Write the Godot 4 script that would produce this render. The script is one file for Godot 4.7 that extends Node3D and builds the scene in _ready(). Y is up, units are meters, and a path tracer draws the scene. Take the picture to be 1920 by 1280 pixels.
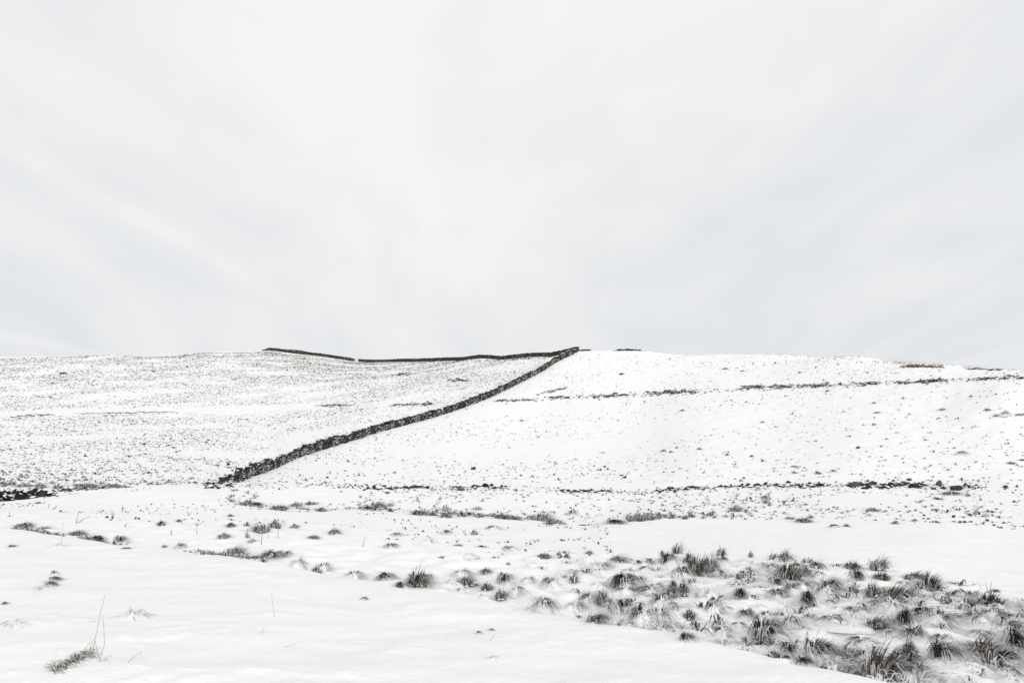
extends Node3D

# A snow-covered hillside: the land is given as surveyed profiles (bearing, distance, height) and meshed in world metres.
const FOCAL := 1507.0     # focal length in survey units; bearings and elevations below use the same unit
const HORIZON := 880.0    # eye level
const MIDDLE := 960.0     # straight ahead
const EYE := 1.65         # eye height above the bank

var rng := RandomNumberGenerator.new()
var lump := FastNoiseLite.new()
var ripple := FastNoiseLite.new()
var patchy := FastNoiseLite.new()
var mats := {}
var taken := {}

# ------------------------------------------------------------------ naming
func numbered(called: String) -> String:
	if not taken.has(called):
		taken[called] = 0
		return called
	taken[called] += 1
	return "%s_%03d" % [called, taken[called]]

func tag(o: Node3D, label: String, category: String, group := "", kind := "") -> void:
	o.set_meta("label", label)
	o.set_meta("category", category)
	if group: o.set_meta("group", group)
	if kind: o.set_meta("kind", kind)

func thing(called: String, at_point: Vector3, turn := 0.0) -> Node3D:
	var o := Node3D.new()
	o.name = numbered(called)
	add_child(o, true)
	o.position = at_point
	o.rotation.y = turn
	return o

func part(called: String, mesh: Mesh, m: Material, parent: Node, xf := Transform3D()) -> MeshInstance3D:
	var o := MeshInstance3D.new()
	o.name = called
	o.mesh = mesh
	o.material_override = m
	o.transform = xf
	parent.add_child(o, true)
	return o

# ------------------------------------------------------------------ a small mesh collector
class MB:
	var v := PackedVector3Array()
	var n := PackedVector3Array()
	var c := PackedColorArray()
	var idx := PackedInt32Array()
	func tri(a: Vector3, b: Vector3, d: Vector3, col := Color.WHITE) -> void:   # clockwise from outside
		var nn := (d - a).cross(b - a).normalized()
		var k := v.size()
		v.append(a); v.append(b); v.append(d)
		n.append(nn); n.append(nn); n.append(nn)
		c.append(col); c.append(col); c.append(col)
		idx.append(k); idx.append(k + 1); idx.append(k + 2)
	func quad(a: Vector3, b: Vector3, d: Vector3, e: Vector3, col := Color.WHITE) -> void:
		tri(a, b, d, col); tri(a, d, e, col)
	func blade(base: Vector3, out: Vector3, reach: float, high: float, k: float, bend: float, w: float, segs: int, col: Color) -> void:
		var side := Vector3(-out.z, 0, out.x)
		var top := (1.0 + k) * (1.0 + k) / (4.0 * k) if k > 1.0 else 1.0
		var first := v.size()
		for i in segs + 1:
			var t := float(i) / segs
			var y := high * (t * (1.0 + k) - k * t * t) / top
			var p := base + out * (reach * pow(t, 1.25)) + Vector3(0, y, 0) + side * (bend * t * t)
			var ww := w * (1.0 - 0.85 * t * t) * 0.5
			v.append(p - side * ww); v.append(p + side * ww)
			var t2 := minf(t + 0.05, 1.0)
			var t1 := t2 - 0.05
			var along := out * (reach * (pow(t2, 1.25) - pow(t1, 1.25))) + Vector3(0, high * ((1.0 + k) * 0.05 - k * (t2 * t2 - t1 * t1)) / top, 0)
			var nn := side.cross(along).normalized()
			if nn.y < 0.0: nn = -nn
			n.append(nn); n.append(nn)
			c.append(col); c.append(col)
			if i > 0:
				var q := first + i * 2
				idx.append(q - 2); idx.append(q); idx.append(q - 1)
				idx.append(q - 1); idx.append(q); idx.append(q + 1)
	func add(o: MB, t: Transform3D) -> void:
		var k := v.size()
		for p in o.v: v.append(t * p)
		var nb := t.basis.inverse().transposed()
		for q in o.n: n.append((nb * q).normalized())
		c.append_array(o.c)
		for i in o.idx: idx.append(i + k)
	func mesh() -> ArrayMesh:
		var m := ArrayMesh.new()
		if v.is_empty(): return m
		var a := []
		a.resize(Mesh.ARRAY_MAX)
		a[Mesh.ARRAY_VERTEX] = v
		a[Mesh.ARRAY_NORMAL] = n
		a[Mesh.ARRAY_COLOR] = c
		a[Mesh.ARRAY_INDEX] = idx
		m.add_surface_from_arrays(Mesh.PRIMITIVE_TRIANGLES, a)
		return m

func tube(mb: MB, pts: Array, r0: float, r1: float, col := Color.WHITE, sides := 5) -> void:
	var rings := []
	for i in pts.size():
		var p: Vector3 = pts[i]
		var a: Vector3 = pts[maxi(0, i - 1)]
		var b: Vector3 = pts[mini(pts.size() - 1, i + 1)]
		var dir := (b - a).normalized()
		var s := dir.cross(Vector3(0.31, 0.2, 0.93)).normalized()
		var t := dir.cross(s)
		var r := lerpf(r0, r1, float(i) / maxf(1.0, pts.size() - 1))
		var ring := []
		for k in sides:
			var an := TAU * k / sides
			ring.append(p + (s * cos(an) + t * sin(an)) * r)
		rings.append(ring)
	for i in rings.size() - 1:
		for k in sides:
			var k2 := (k + 1) % sides
			mb.quad(rings[i][k], rings[i][k2], rings[i + 1][k2], rings[i + 1][k], col)
	var last: Array = rings[-1]
	for k in range(1, sides - 1): mb.tri(last[0], last[k], last[k + 1], col)

# ------------------------------------------------------------------ monotone cubic interpolation
func slopes(xs: Array, ys: Array) -> Array:
	var n := xs.size()
	var d := []
	for i in n - 1: d.append((ys[i + 1] - ys[i]) / (xs[i + 1] - xs[i]))
	var m := []
	m.append(d[0])
	for i in range(1, n - 1):
		if d[i - 1] * d[i] <= 0.0: m.append(0.0)
		else:
			var h0: float = xs[i] - xs[i - 1]
			var h1: float = xs[i + 1] - xs[i]
			var w0 := 2.0 * h1 + h0
			var w1 := h1 + 2.0 * h0
			m.append((w0 + w1) / (w0 / d[i - 1] + w1 / d[i]))
	m.append(d[n - 2])
	return m

func curve(xs: Array, ys: Array, m: Array, x: float) -> float:
	var n := xs.size()
	if x <= xs[0]: return ys[0]
	if x >= xs[n - 1]: return ys[n - 1]
	var i := 0
	while x > xs[i + 1]: i += 1
	var h: float = xs[i + 1] - xs[i]
	var t: float = (x - xs[i]) / h
	var t2 := t * t
	var t3 := t2 * t
	return (2 * t3 - 3 * t2 + 1) * ys[i] + (t3 - 2 * t2 + t) * h * m[i] + (-2 * t3 + 3 * t2) * ys[i + 1] + (t3 - t2) * h * m[i + 1]

class Line:   # a line across the land: bearing -> (elevation, distance)
	var u := []; var e := []; var d := []; var me := []; var md := []

func line(rows: Array) -> Line:
	var l := Line.new()
	for r in rows:
		l.u.append(float(r[0])); l.e.append(float(r[1])); l.d.append(float(r[2]))
	l.me = slopes(l.u, l.e)
	l.md = slopes(l.u, l.d)
	return l

func line_at(l: Line, u: float) -> Vector2:
	return Vector2(curve(l.u, l.e, l.me, u), curve(l.u, l.d, l.md, u))

# ------------------------------------------------------------------ the land
const U0 := -600.0
const UN := 157
const DN := 440
const D0 := 2.5
const D1 := 800.0
var table := PackedFloat32Array()
var bank_d := PackedFloat32Array()
var edge_d := PackedFloat32Array()
var bank: Line; var floor_line: Line; var far_edge: Line; var ridge2: Line; var skyline: Line; var wall_line: Line

func survey() -> void:
	bank = line([[-600, 968, 26], [0, 989, 20], [130, 1008, 17.6], [240, 1024, 16.2], [440, 1046, 14.2], [620, 1079, 12.6], [760, 1102, 11.4], [1000, 1142, 9.8], [1130, 1167, 9.0], [1300, 1197, 8.1], [1430, 1226, 7.4], [1560, 1253, 6.9], [1680, 1284, 6.4], [1920, 1345, 5.7], [2520, 1460, 4.6]])
	floor_line = line([[-600, 962, 30], [0, 966, 28], [440, 990, 24], [620, 1010, 21.5], [1000, 1068, 16.5], [1300, 1100, 14.6], [1660, 1150, 12.2], [1920, 1168, 11.4], [2520, 1210, 10]])
	far_edge = line([[-600, 955, 38], [0, 950, 37], [440, 968, 31], [620, 985, 28], [1000, 1027, 22.4], [1240, 1040, 20.5], [1400, 1046, 19.5], [1650, 1062, 18], [1780, 1088, 16.5], [1920, 1112, 15.2], [2520, 1160, 13]])
	ridge2 = line([[-600, 960, 50], [0, 941, 46], [100, 930, 46], [230, 914, 46], [330, 908, 46], [385, 915, 45], [430, 938, 43], [480, 947, 41], [600, 957, 40], [700, 955, 39], [780, 961, 39], [950, 971, 38], [1100, 986, 36], [1200, 978, 38], [1300, 974, 39], [1500, 984, 36], [1620, 990, 34], [1750, 986, 35], [1920, 998, 34], [2520, 1012, 33]])
	var drop := line([[-600, 0.5, 1], [0, 0.5, 1], [330, 0.55, 1], [430, 0.4, 1], [700, 0.35, 1], [1100, 0.3, 1], [1250, 0.0, 1], [2520, 0.0, 1]])
	# the hill: profiles along single bearings
	var far := [
		[-600, [58, 915], [110, 850], [200, 775], [300, 712], [380, 672], [430, 675], [700, 905], [820, 905]],
		[0, [58, 912], [100, 860], [150, 812], [200, 775], [300, 705], [400, 669], [440, 672], [700, 905], [820, 905]],
		[130, [58, 912], [100, 859], [150, 811], [200, 773], [300, 704], [400, 667], [440, 671], [700, 905], [820, 905]],
		[215, [58, 911], [100, 858], [150, 810], [200, 771], [300, 702], [395, 664], [440, 669], [700, 905], [820, 905]],
		[280, [58, 911], [100, 858], [150, 810], [200, 771], [300, 702], [400, 668.5], [440, 675], [700, 905], [820, 905]],
		[380, [58, 910], [100, 862], [150, 812], [200, 770], [300, 700], [420, 660], [470, 664], [720, 905], [820, 905]],
		[430, [58, 910], [66, 907], [100, 868], [150, 815], [200, 770], [300, 700], [440, 659], [490, 663], [720, 905], [820, 905]],
		[500, [60, 908], [88, 884], [110, 860], [150, 818], [200, 769], [300, 700], [480, 657], [530, 660], [740, 905], [820, 905]],
		[545, [60, 908], [88, 877], [110, 848], [150, 804], [195, 767], [300, 700], [474, 662], [500, 661], [540, 657], [600, 670], [760, 905], [820, 905]],
		[600, [60, 908], [88, 874], [110, 844], [150, 798], [190, 765], [300, 700], [465, 668], [510, 669], [540, 668], [600, 690], [760, 905], [820, 905]],
		[665, [60, 910], [88, 870], [118, 826], [150, 786], [185, 757], [300, 700], [455, 677.5], [510, 682], [740, 905], [820, 905]],
		[770, [64, 912], [90, 870], [135, 796], [185, 745], [300, 694], [400, 678], [450, 686], [740, 905], [820, 905]],
		[830, [64, 914], [90, 868], [145, 777], [190, 735], [300, 684], [360, 675.5], [410, 684], [740, 905], [820, 905]],
		[900, [64, 916], [100, 852], [155, 752], [200, 710], [310, 671.5], [360, 682], [700, 905], [820, 905]],
		[1000, [64, 918], [100, 852], [130, 792], [175, 705], [205, 683], [245, 667.5], [290, 680], [700, 905], [820, 905]],
		[1060, [64, 920], [100, 850], [130, 784], [160, 722], [188, 671], [212, 663.5], [250, 675], [700, 905], [820, 905]],
		[1090, [64, 920], [100, 850], [130, 780], [160, 714], [185, 670], [200, 657.5], [240, 668], [700, 905], [820, 905]],
		[1200, [63, 922], [100, 840], [130, 765], [160, 705], [185, 668], [202, 657.5], [240, 668], [700, 905], [820, 905]],
		[1270, [62, 920], [100, 822.5], [130, 746.8], [160, 696.7], [182, 669], [195, 664.5], [230, 675], [700, 905], [820, 905]],
		[1300, [62, 918], [100, 815], [130, 739], [160, 693], [190, 664.5], [225, 675], [700, 905], [820, 905]],
		[1450, [62, 914], [95, 812], [122, 728], [150, 690], [178, 663], [210, 675], [700, 905], [820, 905]],
		[1600, [60, 912], [90, 800], [112, 722], [132, 690], [152, 667.5], [180, 680], [700, 905], [820, 905]],
		[1750, [60, 913], [85, 798], [104, 715], [118, 693], [130, 681.5], [160, 700], [700, 905], [820, 905]],
		[1920, [58, 917], [80, 795], [95, 708], [106, 698], [118, 693], [150, 715], [700, 905], [820, 905]],
		[2520, [56, 925], [80, 800], [95, 735], [110, 722], [150, 750], [700, 905], [820, 905]]]
	var key_u := []
	var prof := []
	for r in far:
		key_u.append(float(r[0]))
		var xs := []
		var ys := []
		for i in range(1, r.size()):
			xs.append(log(float(r[i][0]))); ys.append(float(r[i][1]))
		prof.append([xs, ys, slopes(xs, ys)])
	var dists := [62.0, 70.0, 80.0, 90.0, 100.0, 112.0, 125.0, 140.0, 155.0, 170.0, 185.0, 200.0, 215.0, 235.0, 260.0, 300.0, 340.0, 380.0, 410.0, 440.0, 470.0, 500.0, 540.0, 600.0, 680.0, 790.0]
	var layers := []   # per distance, a curve over the bearings
	for d in dists:
		var ys := []
		for p in prof: ys.append(curve(p[0], p[1], p[2], log(d)))
		layers.append([ys, slopes(key_u, ys)])
	table.resize(UN * DN)
	for i in UN:
		var u := U0 + 20.0 * i
		var xs := []
		var ys := []
		var put := func(d: float, e: float) -> void:
			xs.append(log(d)); ys.append(e)
		var b := line_at(bank, u)
		var yb := EYE + (HORIZON - b.x) * b.y / FOCAL
		put.call(D0, HORIZON + FOCAL * (EYE - 0.0) / D0)
		put.call(lerpf(D0, b.y, 0.35), HORIZON + FOCAL * (EYE - yb * 0.3) / lerpf(D0, b.y, 0.35))
		put.call(lerpf(D0, b.y, 0.75), HORIZON + FOCAL * (EYE - yb * 0.8) / lerpf(D0, b.y, 0.75))
		put.call(b.y, b.x)
		var dd := b.y * 1.1 + 0.35
		var fall := lerpf(0.22, 0.5, smoothstep(300.0, 1300.0, u))
		put.call(dd, HORIZON + FOCAL * (EYE - yb + fall) / dd)
		var f := line_at(floor_line, u)
		put.call(f.y, f.x)
		var g := line_at(far_edge, u)
		put.call(g.y, g.x)
		var r := line_at(ridge2, u)
		put.call(r.y, r.x)
		var yr := EYE + (HORIZON - r.x) * r.y / FOCAL
		var low := line_at(drop, u).x
		if low > 0.02:
			put.call(r.y + 3.5, HORIZON + FOCAL * (EYE - yr + low) / (r.y + 3.5))
		for k in dists.size():
			put.call(dists[k], curve(key_u, layers[k][0], layers[k][1], u))
		var m := slopes(xs, ys)
		bank_d.append(b.y)
		edge_d.append(g.y)
		for j in DN:
			var ld := log(D0) + (log(D1) - log(D0)) * j / (DN - 1)
			table[i * DN + j] = curve(xs, ys, m, ld)

func elevation(u: float, d: float) -> float:
	var a := clampf((u - U0) / 20.0, 0.0, UN - 1.001)
	var b := clampf((log(d) - log(D0)) / (log(D1) - log(D0)) * (DN - 1), 0.0, DN - 1.001)
	var i := int(a)
	var j := int(b)
	var fa := a - i
	var fb := b - j
	var k := i * DN + j
	return lerpf(lerpf(table[k], table[k + 1], fb), lerpf(table[k + DN], table[k + DN + 1], fb), fa)

func ground(x: float, z: float) -> float:
	var d := maxf(-z, 3.0)
	var u := MIDDLE + FOCAL * x / d
	var y := EYE + (HORIZON - elevation(u, d)) * d / FOCAL
	if d > 690.0: return y
	var near := 1.0 - smoothstep(12.0, 30.0, d)
	var hill := smoothstep(48.0, 75.0, d) * (1.0 - smoothstep(350.0, 500.0, d) * 0.6)
	y += lump.get_noise_2d(x, z) * (0.022 + 0.03 * smoothstep(8.0, 25.0, d) + 0.05 * hill)
	if near > 0.0: y += (ripple.get_noise_2d(x * 0.6, z * 0.9) * 0.032 + maxf(0.0, ripple.get_noise_2d(x * 2.2 + 40.0, z * 3.6) - 0.04) * 0.042 * smoothstep(-0.1, 0.35, lump.get_noise_2d(x * 2.0, z * 2.0 + 70.0))) * near
	if d > 4.0 and d < 30.0:
		var q := clampi(int(round((u - U0) / 20.0)), 0, UN - 1)
		var inside := smoothstep(bank_d[q] + 0.4, bank_d[q] + 1.6, d) * (1.0 - smoothstep(edge_d[q] - 1.0, edge_d[q] + 1.0, d))
		if inside > 0.0: y += patchy.get_noise_2d(x * 1.9, z * 1.9) * 0.075 * inside
	if d > 7.0: y += patchy.get_noise_2d(x, z) * (0.012 + 0.045 * hill) * smoothstep(7.0, 14.0, d)
	return y

func spot(x: float, z: float) -> Vector3:
	return Vector3(x, ground(x, z), z)

func at(u: float, e: float) -> Vector3:   # the first land met along a sight line
	var d := 3.2
	var s := (u - MIDDLE) / FOCAL
	var best := 3.2
	var gap := 1e9
	while d < 620.0:
		var miss := EYE + (HORIZON - e) * d / FOCAL - ground(s * d, -d)
		if miss <= 0.0:
			var lo := d / 1.012
			var hi := d
			for k in 10:
				var m := (lo + hi) * 0.5
				if EYE + (HORIZON - e) * m / FOCAL - ground(s * m, -m) <= 0.0: hi = m
				else: lo = m
			d = hi
			return spot(s * d, -d)
		if miss / d < gap:
			gap = miss / d
			best = d
		d *= 1.012
	return spot(s * best, -best)

func place(u: float, d: float) -> Vector3:
	return spot((u - MIDDLE) / FOCAL * d, -d)

func land() -> void:
	var ds := [-120.0, -60.0, -30.0, -15.0, -8.0, -4.0, -1.0, 1.0, 2.2]
	var d := 3.0
	while d < 640.0:
		ds.append(d)
		d *= 1.0075
	ds.append_array([690.0, 760.0, 1000.0, 1600.0, 3000.0, 6000.0])
	var cols := 500
	var v := PackedVector3Array()
	var idx := PackedInt32Array()
	v.resize(ds.size() * (cols + 1))
	var k := 0
	for i in ds.size():
		var dd: float = ds[i]
		var w := 1.0 * absf(dd) + 6.0
		for j in cols + 1:
			var t := 2.0 * j / cols - 1.0
			var x := t * w
			var y := 0.0
			if dd < 700.0: y = ground(x, -dd)
			else: y = -10.0 - (dd - 700.0) * 0.01
			v[k] = Vector3(x, y, -dd)
			k += 1
	for i in ds.size() - 1:
		for j in cols:
			var a := i * (cols + 1) + j
			var c := a + cols + 1
			idx.append(a); idx.append(c); idx.append(a + 1)
			idx.append(a + 1); idx.append(c); idx.append(c + 1)
	var arr := []
	arr.resize(Mesh.ARRAY_MAX)
	arr[Mesh.ARRAY_VERTEX] = v
	arr[Mesh.ARRAY_INDEX] = idx
	var raw := ArrayMesh.new()
	raw.add_surface_from_arrays(Mesh.PRIMITIVE_TRIANGLES, arr)
	var st := SurfaceTool.new()
	st.create_from(raw, 0)
	st.generate_normals()
	var o := part("ground", st.commit(), mats.snow, self)
	o.set_meta("kind", "structure")
	o.set_meta("label", "snow-covered ground of bank, grassy hollow and hillside")

# ------------------------------------------------------------------ materials
func mat(r: float, g: float, b: float, rough := 0.9, tint := false) -> StandardMaterial3D:
	var m := StandardMaterial3D.new()
	m.albedo_color = Color(r, g, b).linear_to_srgb()
	m.roughness = rough
	m.metallic_specular = 0.25
	m.vertex_color_use_as_albedo = tint
	return m

func materials() -> void:
	mats.snow = mat(0.88, 0.88, 0.88, 0.85)
	var fine := FastNoiseLite.new()
	fine.seed = 5
	fine.frequency = 0.02
	fine.fractal_octaves = 5
	var nt := NoiseTexture2D.new()
	nt.width = 1024; nt.height = 1024
	nt.seamless = true
	nt.as_normal_map = true
	nt.bump_strength = 5.0
	nt.noise = fine
	mats.snow.normal_enabled = true
	mats.snow.normal_texture = nt
	mats.snow.normal_scale = 0.6
	mats.snow.uv1_triplanar = true
	mats.snow.uv1_world_triplanar = true
	mats.snow.uv1_scale = Vector3(0.31, 0.31, 0.6)
	mats.cap = mat(0.84, 0.84, 0.845, 0.85)
	mats.stone = mat(1, 1, 1, 0.95, true)
	mats.core = mat(0.02, 0.02, 0.02, 1.0)
	mats.wood = mat(0.05, 0.042, 0.036, 0.9)
	mats.pale = mat(0.5, 0.5, 0.5, 0.6)
	mats.earth = mat(0.085, 0.07, 0.058, 1.0)
	mats.blades = mat(1, 1, 1, 0.9, true)
	mats.blades.cull_mode = BaseMaterial3D.CULL_DISABLED
	mats.frost = mat(1, 1, 1, 0.85, true)
	mats.frost.cull_mode = BaseMaterial3D.CULL_DISABLED
	mats.frost.backlight_enabled = true
	mats.frost.backlight = Color(1, 1, 1)

# ------------------------------------------------------------------ grass
# unit tussocks (one wide, one high); the first mesh holds bare blades, the second the blades that carry snow
func tussock(kind: String, lean: float, far: bool, sd: int) -> Array:
	var r := RandomNumberGenerator.new()
	r.seed = sd
	var bare := MB.new()
	var snowy := MB.new()
	var pack := MB.new()
	var many := {"d": [330, 60], "b": [290, 60], "g": [170, 130], "f": [84, 160], "l": [26, 60]}
	var n0: int = many[kind][0]
	var n1: int = many[kind][1]
	var w := 0.02
	if far:
		n0 = int(n0 * 0.32); n1 = int(n1 * 0.32); w = 0.046
	var upright := kind == "d" or kind == "b"
	var pockets := [r.randf() * TAU, r.randf() * TAU, r.randf() * TAU]
	for i in n0 + n1:
		var dark := i < n0
		var an := r.randf() * TAU
		if not upright and kind != "l" and dark and r.randf() < 0.75: an = pockets[r.randi() % 3] + r.randfn() * 0.32
		if not upright and not dark:
			for q in pockets:
				if absf(wrapf(an - q, -PI, PI)) < 0.3 and r.randf() < 0.6: an += 0.6
		var out := Vector3(cos(an), 0, sin(an))
		var from := 0.15 * sqrt(r.randf())
		var reach: float
		var high: float
		var k: float
		var hair := false
		if upright and dark:
			from = 0.34 * sqrt(r.randf())
			reach = r.randf_range(0.02, 0.24)
			high = (1.12 - 2.3 * from) * r.randf_range(0.4, 1.05)
			k = r.randf_range(0.1, 1.2) + from * 8.0
			if r.randf() < 0.32:
				hair = true
				reach = r.randf_range(0.3, 0.78); high = r.randf_range(0.2, 0.6); k = r.randf_range(3.0, 18.0)
		elif upright:
			from = 0.26 * sqrt(r.randf())
			reach = r.randf_range(0.15, 0.5)
			high = r.randf_range(0.12, 0.55)
			k = r.randf_range(3.0, 20.0)
		elif kind == "l":
			reach = r.randf_range(0.1, 0.5)
			high = r.randf_range(0.2, 0.95) * (1.0 - reach * 0.7)
			k = r.randf_range(1.0, 14.0)
		elif dark:
			reach = r.randf_range(0.1, 0.62)
			high = r.randf_range(0.62, 1.0) * (1.0 - reach * 0.35)
			k = r.randf_range(1.0, 5.0) + reach * 26.0
		else:
			reach = r.randf_range(0.2, 0.62)
			high = r.randf_range(0.35, 1.02) * (1.0 - maxf(0.0, reach - 0.3) * 1.3)
			k = r.randf_range(3.0, 26.0)
			if r.randf() < 0.35:
				reach = r.randf_range(0.45, 0.95); high = r.randf_range(0.12, 0.4); from = r.randf_range(0.0, 0.4)
		var base := out * from + Vector3(lean * -0.1, -0.06, 0)
		if r.randf() < 0.06:
			high *= 1.3; k *= 0.25
		var dir := (out * reach + Vector3((lean * (0.34 if upright else 0.16) + 0.12) * (high if upright else 1.0), 0, 0))
		reach = dir.length()
		dir = dir / maxf(reach, 0.001)
		var col: Color
		if dark:
			var s := r.randf()
			if kind == "b": col = Color(0.062, 0.047, 0.036).lerp(Color(0.17, 0.132, 0.10), s * s)
			elif kind == "l": col = Color(0.10, 0.09, 0.075).lerp(Color(0.3, 0.26, 0.21), s)
			else: col = Color(0.014, 0.016, 0.014).lerp(Color(0.085, 0.08, 0.066), s * s)
			if hair: col = Color(0.12, 0.105, 0.092).lerp(Color(0.74, 0.73, 0.72), r.randf())
			if r.randf() < 0.06: col = Color(0.26, 0.21, 0.15)
		else:
			var s2 := r.randf_range(0.8, 0.92) if r.randf() < 0.8 else r.randf_range(0.3, 0.55)
			col = Color(s2, s2 * 1.005, s2 * 1.01)
		var ww := w * r.randf_range(0.7, 1.3) * ((0.8 if hair else 1.0) if dark else 1.5)
		(bare if dark else snowy).blade(base, dir, reach, maxf(high, 0.08), maxf(k, 0.15), r.randf_range(-0.1, 0.1), ww, 4 if far else 6, col)
	if kind == "f": dome(pack, Vector3(lean * 0.04, 0, 0), 0.4, 0.66, lean + 0.2, r)
	elif kind == "g": dome(pack, Vector3(lean * 0.04 + 0.05, 0, 0.08), 0.36, 0.4, lean + 0.2, r)
	elif kind == "l": dome(pack, Vector3.ZERO, 0.42, 0.5, 0.2, r)
	if upright:   # snow lodged low in the heart of the tussock
		for i in (5 if upright else 8):
			var an2 := r.randf() * TAU
			var rr := 0.36 * sqrt(r.randf()) + (0.12 if upright else 0.0)
			lump_of_snow(pack, Vector3(cos(an2) * rr + lean * 0.05, 0.04, sin(an2) * rr), r.randf_range(0.05, 0.11), r.randf_range(0.04, 0.1), r)
	return [bare.mesh(), snowy.mesh(), pack.mesh()]

func dome(mb: MB, c: Vector3, rad: float, high: float, lean: float, r: RandomNumberGenerator) -> void:   # snow packed into a tussock
	var first := mb.v.size()
	var sides := 14
	var ph := [r.randf() * TAU, r.randf() * TAU, r.randf() * TAU]
	for i in 6:   # a bell that runs out level into the snow round it
		var q := 1.0 - i / 5.0
		for k in sides:
			var an := TAU * k / sides
			var lumpy := 1.0 + 0.16 * sin(an * 2.0 + ph[0]) + 0.12 * sin(an * 3.0 + ph[1] + q * 3.0) + 0.06 * sin(an * 7.0 + ph[2])
			var rr := rad * 1.7 * q * lumpy
			var y := high * (0.5 + 0.5 * cos(PI * q)) * (1.0 + 0.1 * sin(an * 4.0 + ph[1]) * q) - 0.5 * pow(q, 5.0)
			var steep := high * 0.5 * PI * sin(PI * q) / (rad * 1.7)
			mb.v.append(c + Vector3(cos(an) * rr + lean * (1.0 - q) * rad * 0.5, y, sin(an) * rr))
			mb.n.append(Vector3(cos(an) * steep, 1.0, sin(an) * steep).normalized())
			mb.c.append(Color.WHITE)
	for i in 5:
		for k in sides:
			var a := first + i * sides + k
			var b := first + i * sides + (k + 1) % sides
			mb.idx.append_array([a, b, a + sides, b, b + sides, a + sides])

func lump_of_snow(mb: MB, c: Vector3, rad: float, high: float, r: RandomNumberGenerator) -> void:
	var rings := []
	for i in 3:
		var ring := []
		for k in 6:
			var an := TAU * (k + 0.5 * i) / 6.0
			var q: float = [1.0, 0.75, 0.35][i] * rad * r.randf_range(0.8, 1.2)
			ring.append(c + Vector3(cos(an) * q, [-0.1, 0.6, 0.95][i] * high, sin(an) * q))
		rings.append(ring)
	var col := Color(0.86, 0.87, 0.88)
	for i in 2:
		for k in 6:
			mb.quad(rings[i][k], rings[i + 1][k], rings[i + 1][(k + 1) % 6], rings[i][(k + 1) % 6], col)
	for k in range(1, 5): mb.tri(rings[2][0], rings[2][k + 1], rings[2][k], col)

var kinds := {}
func variant(kind: String, lean: int, far: bool, pick: int) -> Array:
	var key := "%s%d%s%d" % [kind, absi(lean), "far" if far else "near", pick]
	if not kinds.has(key):
		kinds[key] = tussock(kind, float(absi(lean)), far, hash(key) % 100000)
	return kinds[key]

func ordinal(n: int) -> String:
	var tail := "th"
	if n % 100 < 11 or n % 100 > 13:
		tail = ["th", "st", "nd", "rd", "th", "th", "th", "th", "th", "th"][n % 10]
	return "%d%s" % [n, tail]

# rows: kind, bearing, elevation of the foot, width, height, lean
const g_hollow := "tussocks filling the hollow"
func plant(where: String, group: String, rows: Array, push := 0.0) -> void:
	rows.sort_custom(func(a, b): return a[1] < b[1])
	var tone := {"d": "dark", "b": "brown", "g": "half-frosted", "f": "snow-laden", "l": "thin pale"}
	for i in rows.size():
		var r: Array = rows[i]
		var p := at(r[1], r[2])
		var d := -p.z
		var w: float = r[3] * d / FOCAL
		var h: float = r[4] * d / FOCAL
		if push > 0.0:
			var top: float = EYE + (HORIZON - (r[2] - r[4])) * (d + push) / FOCAL
			p = place(r[1], d + push)
			h = clampf(top - p.y, h, h * 2.2)
		var lean: int = r[5] if r.size() > 5 else 0
		var far: bool = r[3] < 22
		var two := variant(r[0], lean, far, rng.randi() % (4 if not far else 3))
		var turn := rng.randf_range(-0.9, 0.9)
		if lean != 0: turn = (0.0 if lean > 0 else PI) + rng.randf_range(-0.35, 0.35)
		var o := thing("grass_tussock", p, turn)
		var wide := 1.18 if r[0] in ["f", "g", "l"] else 1.25
		if group == g_hollow:
			wide *= 1.18
			h *= 1.25 if r[0] in ["d", "b"] else 1.1
		o.scale = Vector3(w * wide, h * 1.06, w * wide * 0.95)
		var size: String = "tiny " if r[3] < 13 else "small " if r[3] < 22 else "" if r[3] < 38 else "large "
		var tilt: String = "" if lean == 0 else " leaning right" if lean > 0 else " leaning left"
		var n := "leftmost" if i == 0 else "rightmost" if i == rows.size() - 1 else ordinal(i + 1) + " from left"
		if rows.size() == 1: n = "alone"
		tag(o, "%s%s tussock%s, %s %s" % [size, tone[r[0]], tilt, n, where], "grass tussock", group)
		part("blades", two[0], mats.blades, o)
		part("snowy_blades", two[1], mats.frost, o)
		part("snow", two[2], mats.cap, o)

# scattered copies too many to count
func scatter(called: String, label: String, category: String, mesh: Mesh, m: Material, spots: Array) -> void:
	var mm := MultiMesh.new()
	mm.transform_format = MultiMesh.TRANSFORM_3D
	mm.mesh = mesh
	mm.instance_count = spots.size()
	for i in spots.size(): mm.set_instance_transform(i, spots[i])
	var o := MultiMeshInstance3D.new()
	o.name = numbered(called)
	o.multimesh = mm
	o.material_override = m
	add_child(o, true)
	tag(o, label, category, "", "stuff")

func clump(n: int, cols: Array, w: float, kmin: float, kmax: float, sd: int, vary := 0.27) -> Mesh:
	var r := RandomNumberGenerator.new()
	r.seed = sd
	var mb := MB.new()
	for i in n:
		var an := r.randf() * TAU
		var out := Vector3(cos(an), 0, sin(an))
		var col: Color = cols[r.randi() % cols.size()]
		col = col * r.randf_range(1.0 - vary, 1.0 + vary * 0.4)
		mb.blade(out * 0.15 * r.randf() + Vector3(0, -0.08, 0), out, r.randf_range(0.15, 0.5), r.randf_range(0.4, 1.0), r.randf_range(kmin, kmax), r.randf_range(-0.15, 0.15), w * r.randf_range(0.7, 1.3), 3, col)
	return mb.mesh()

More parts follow.
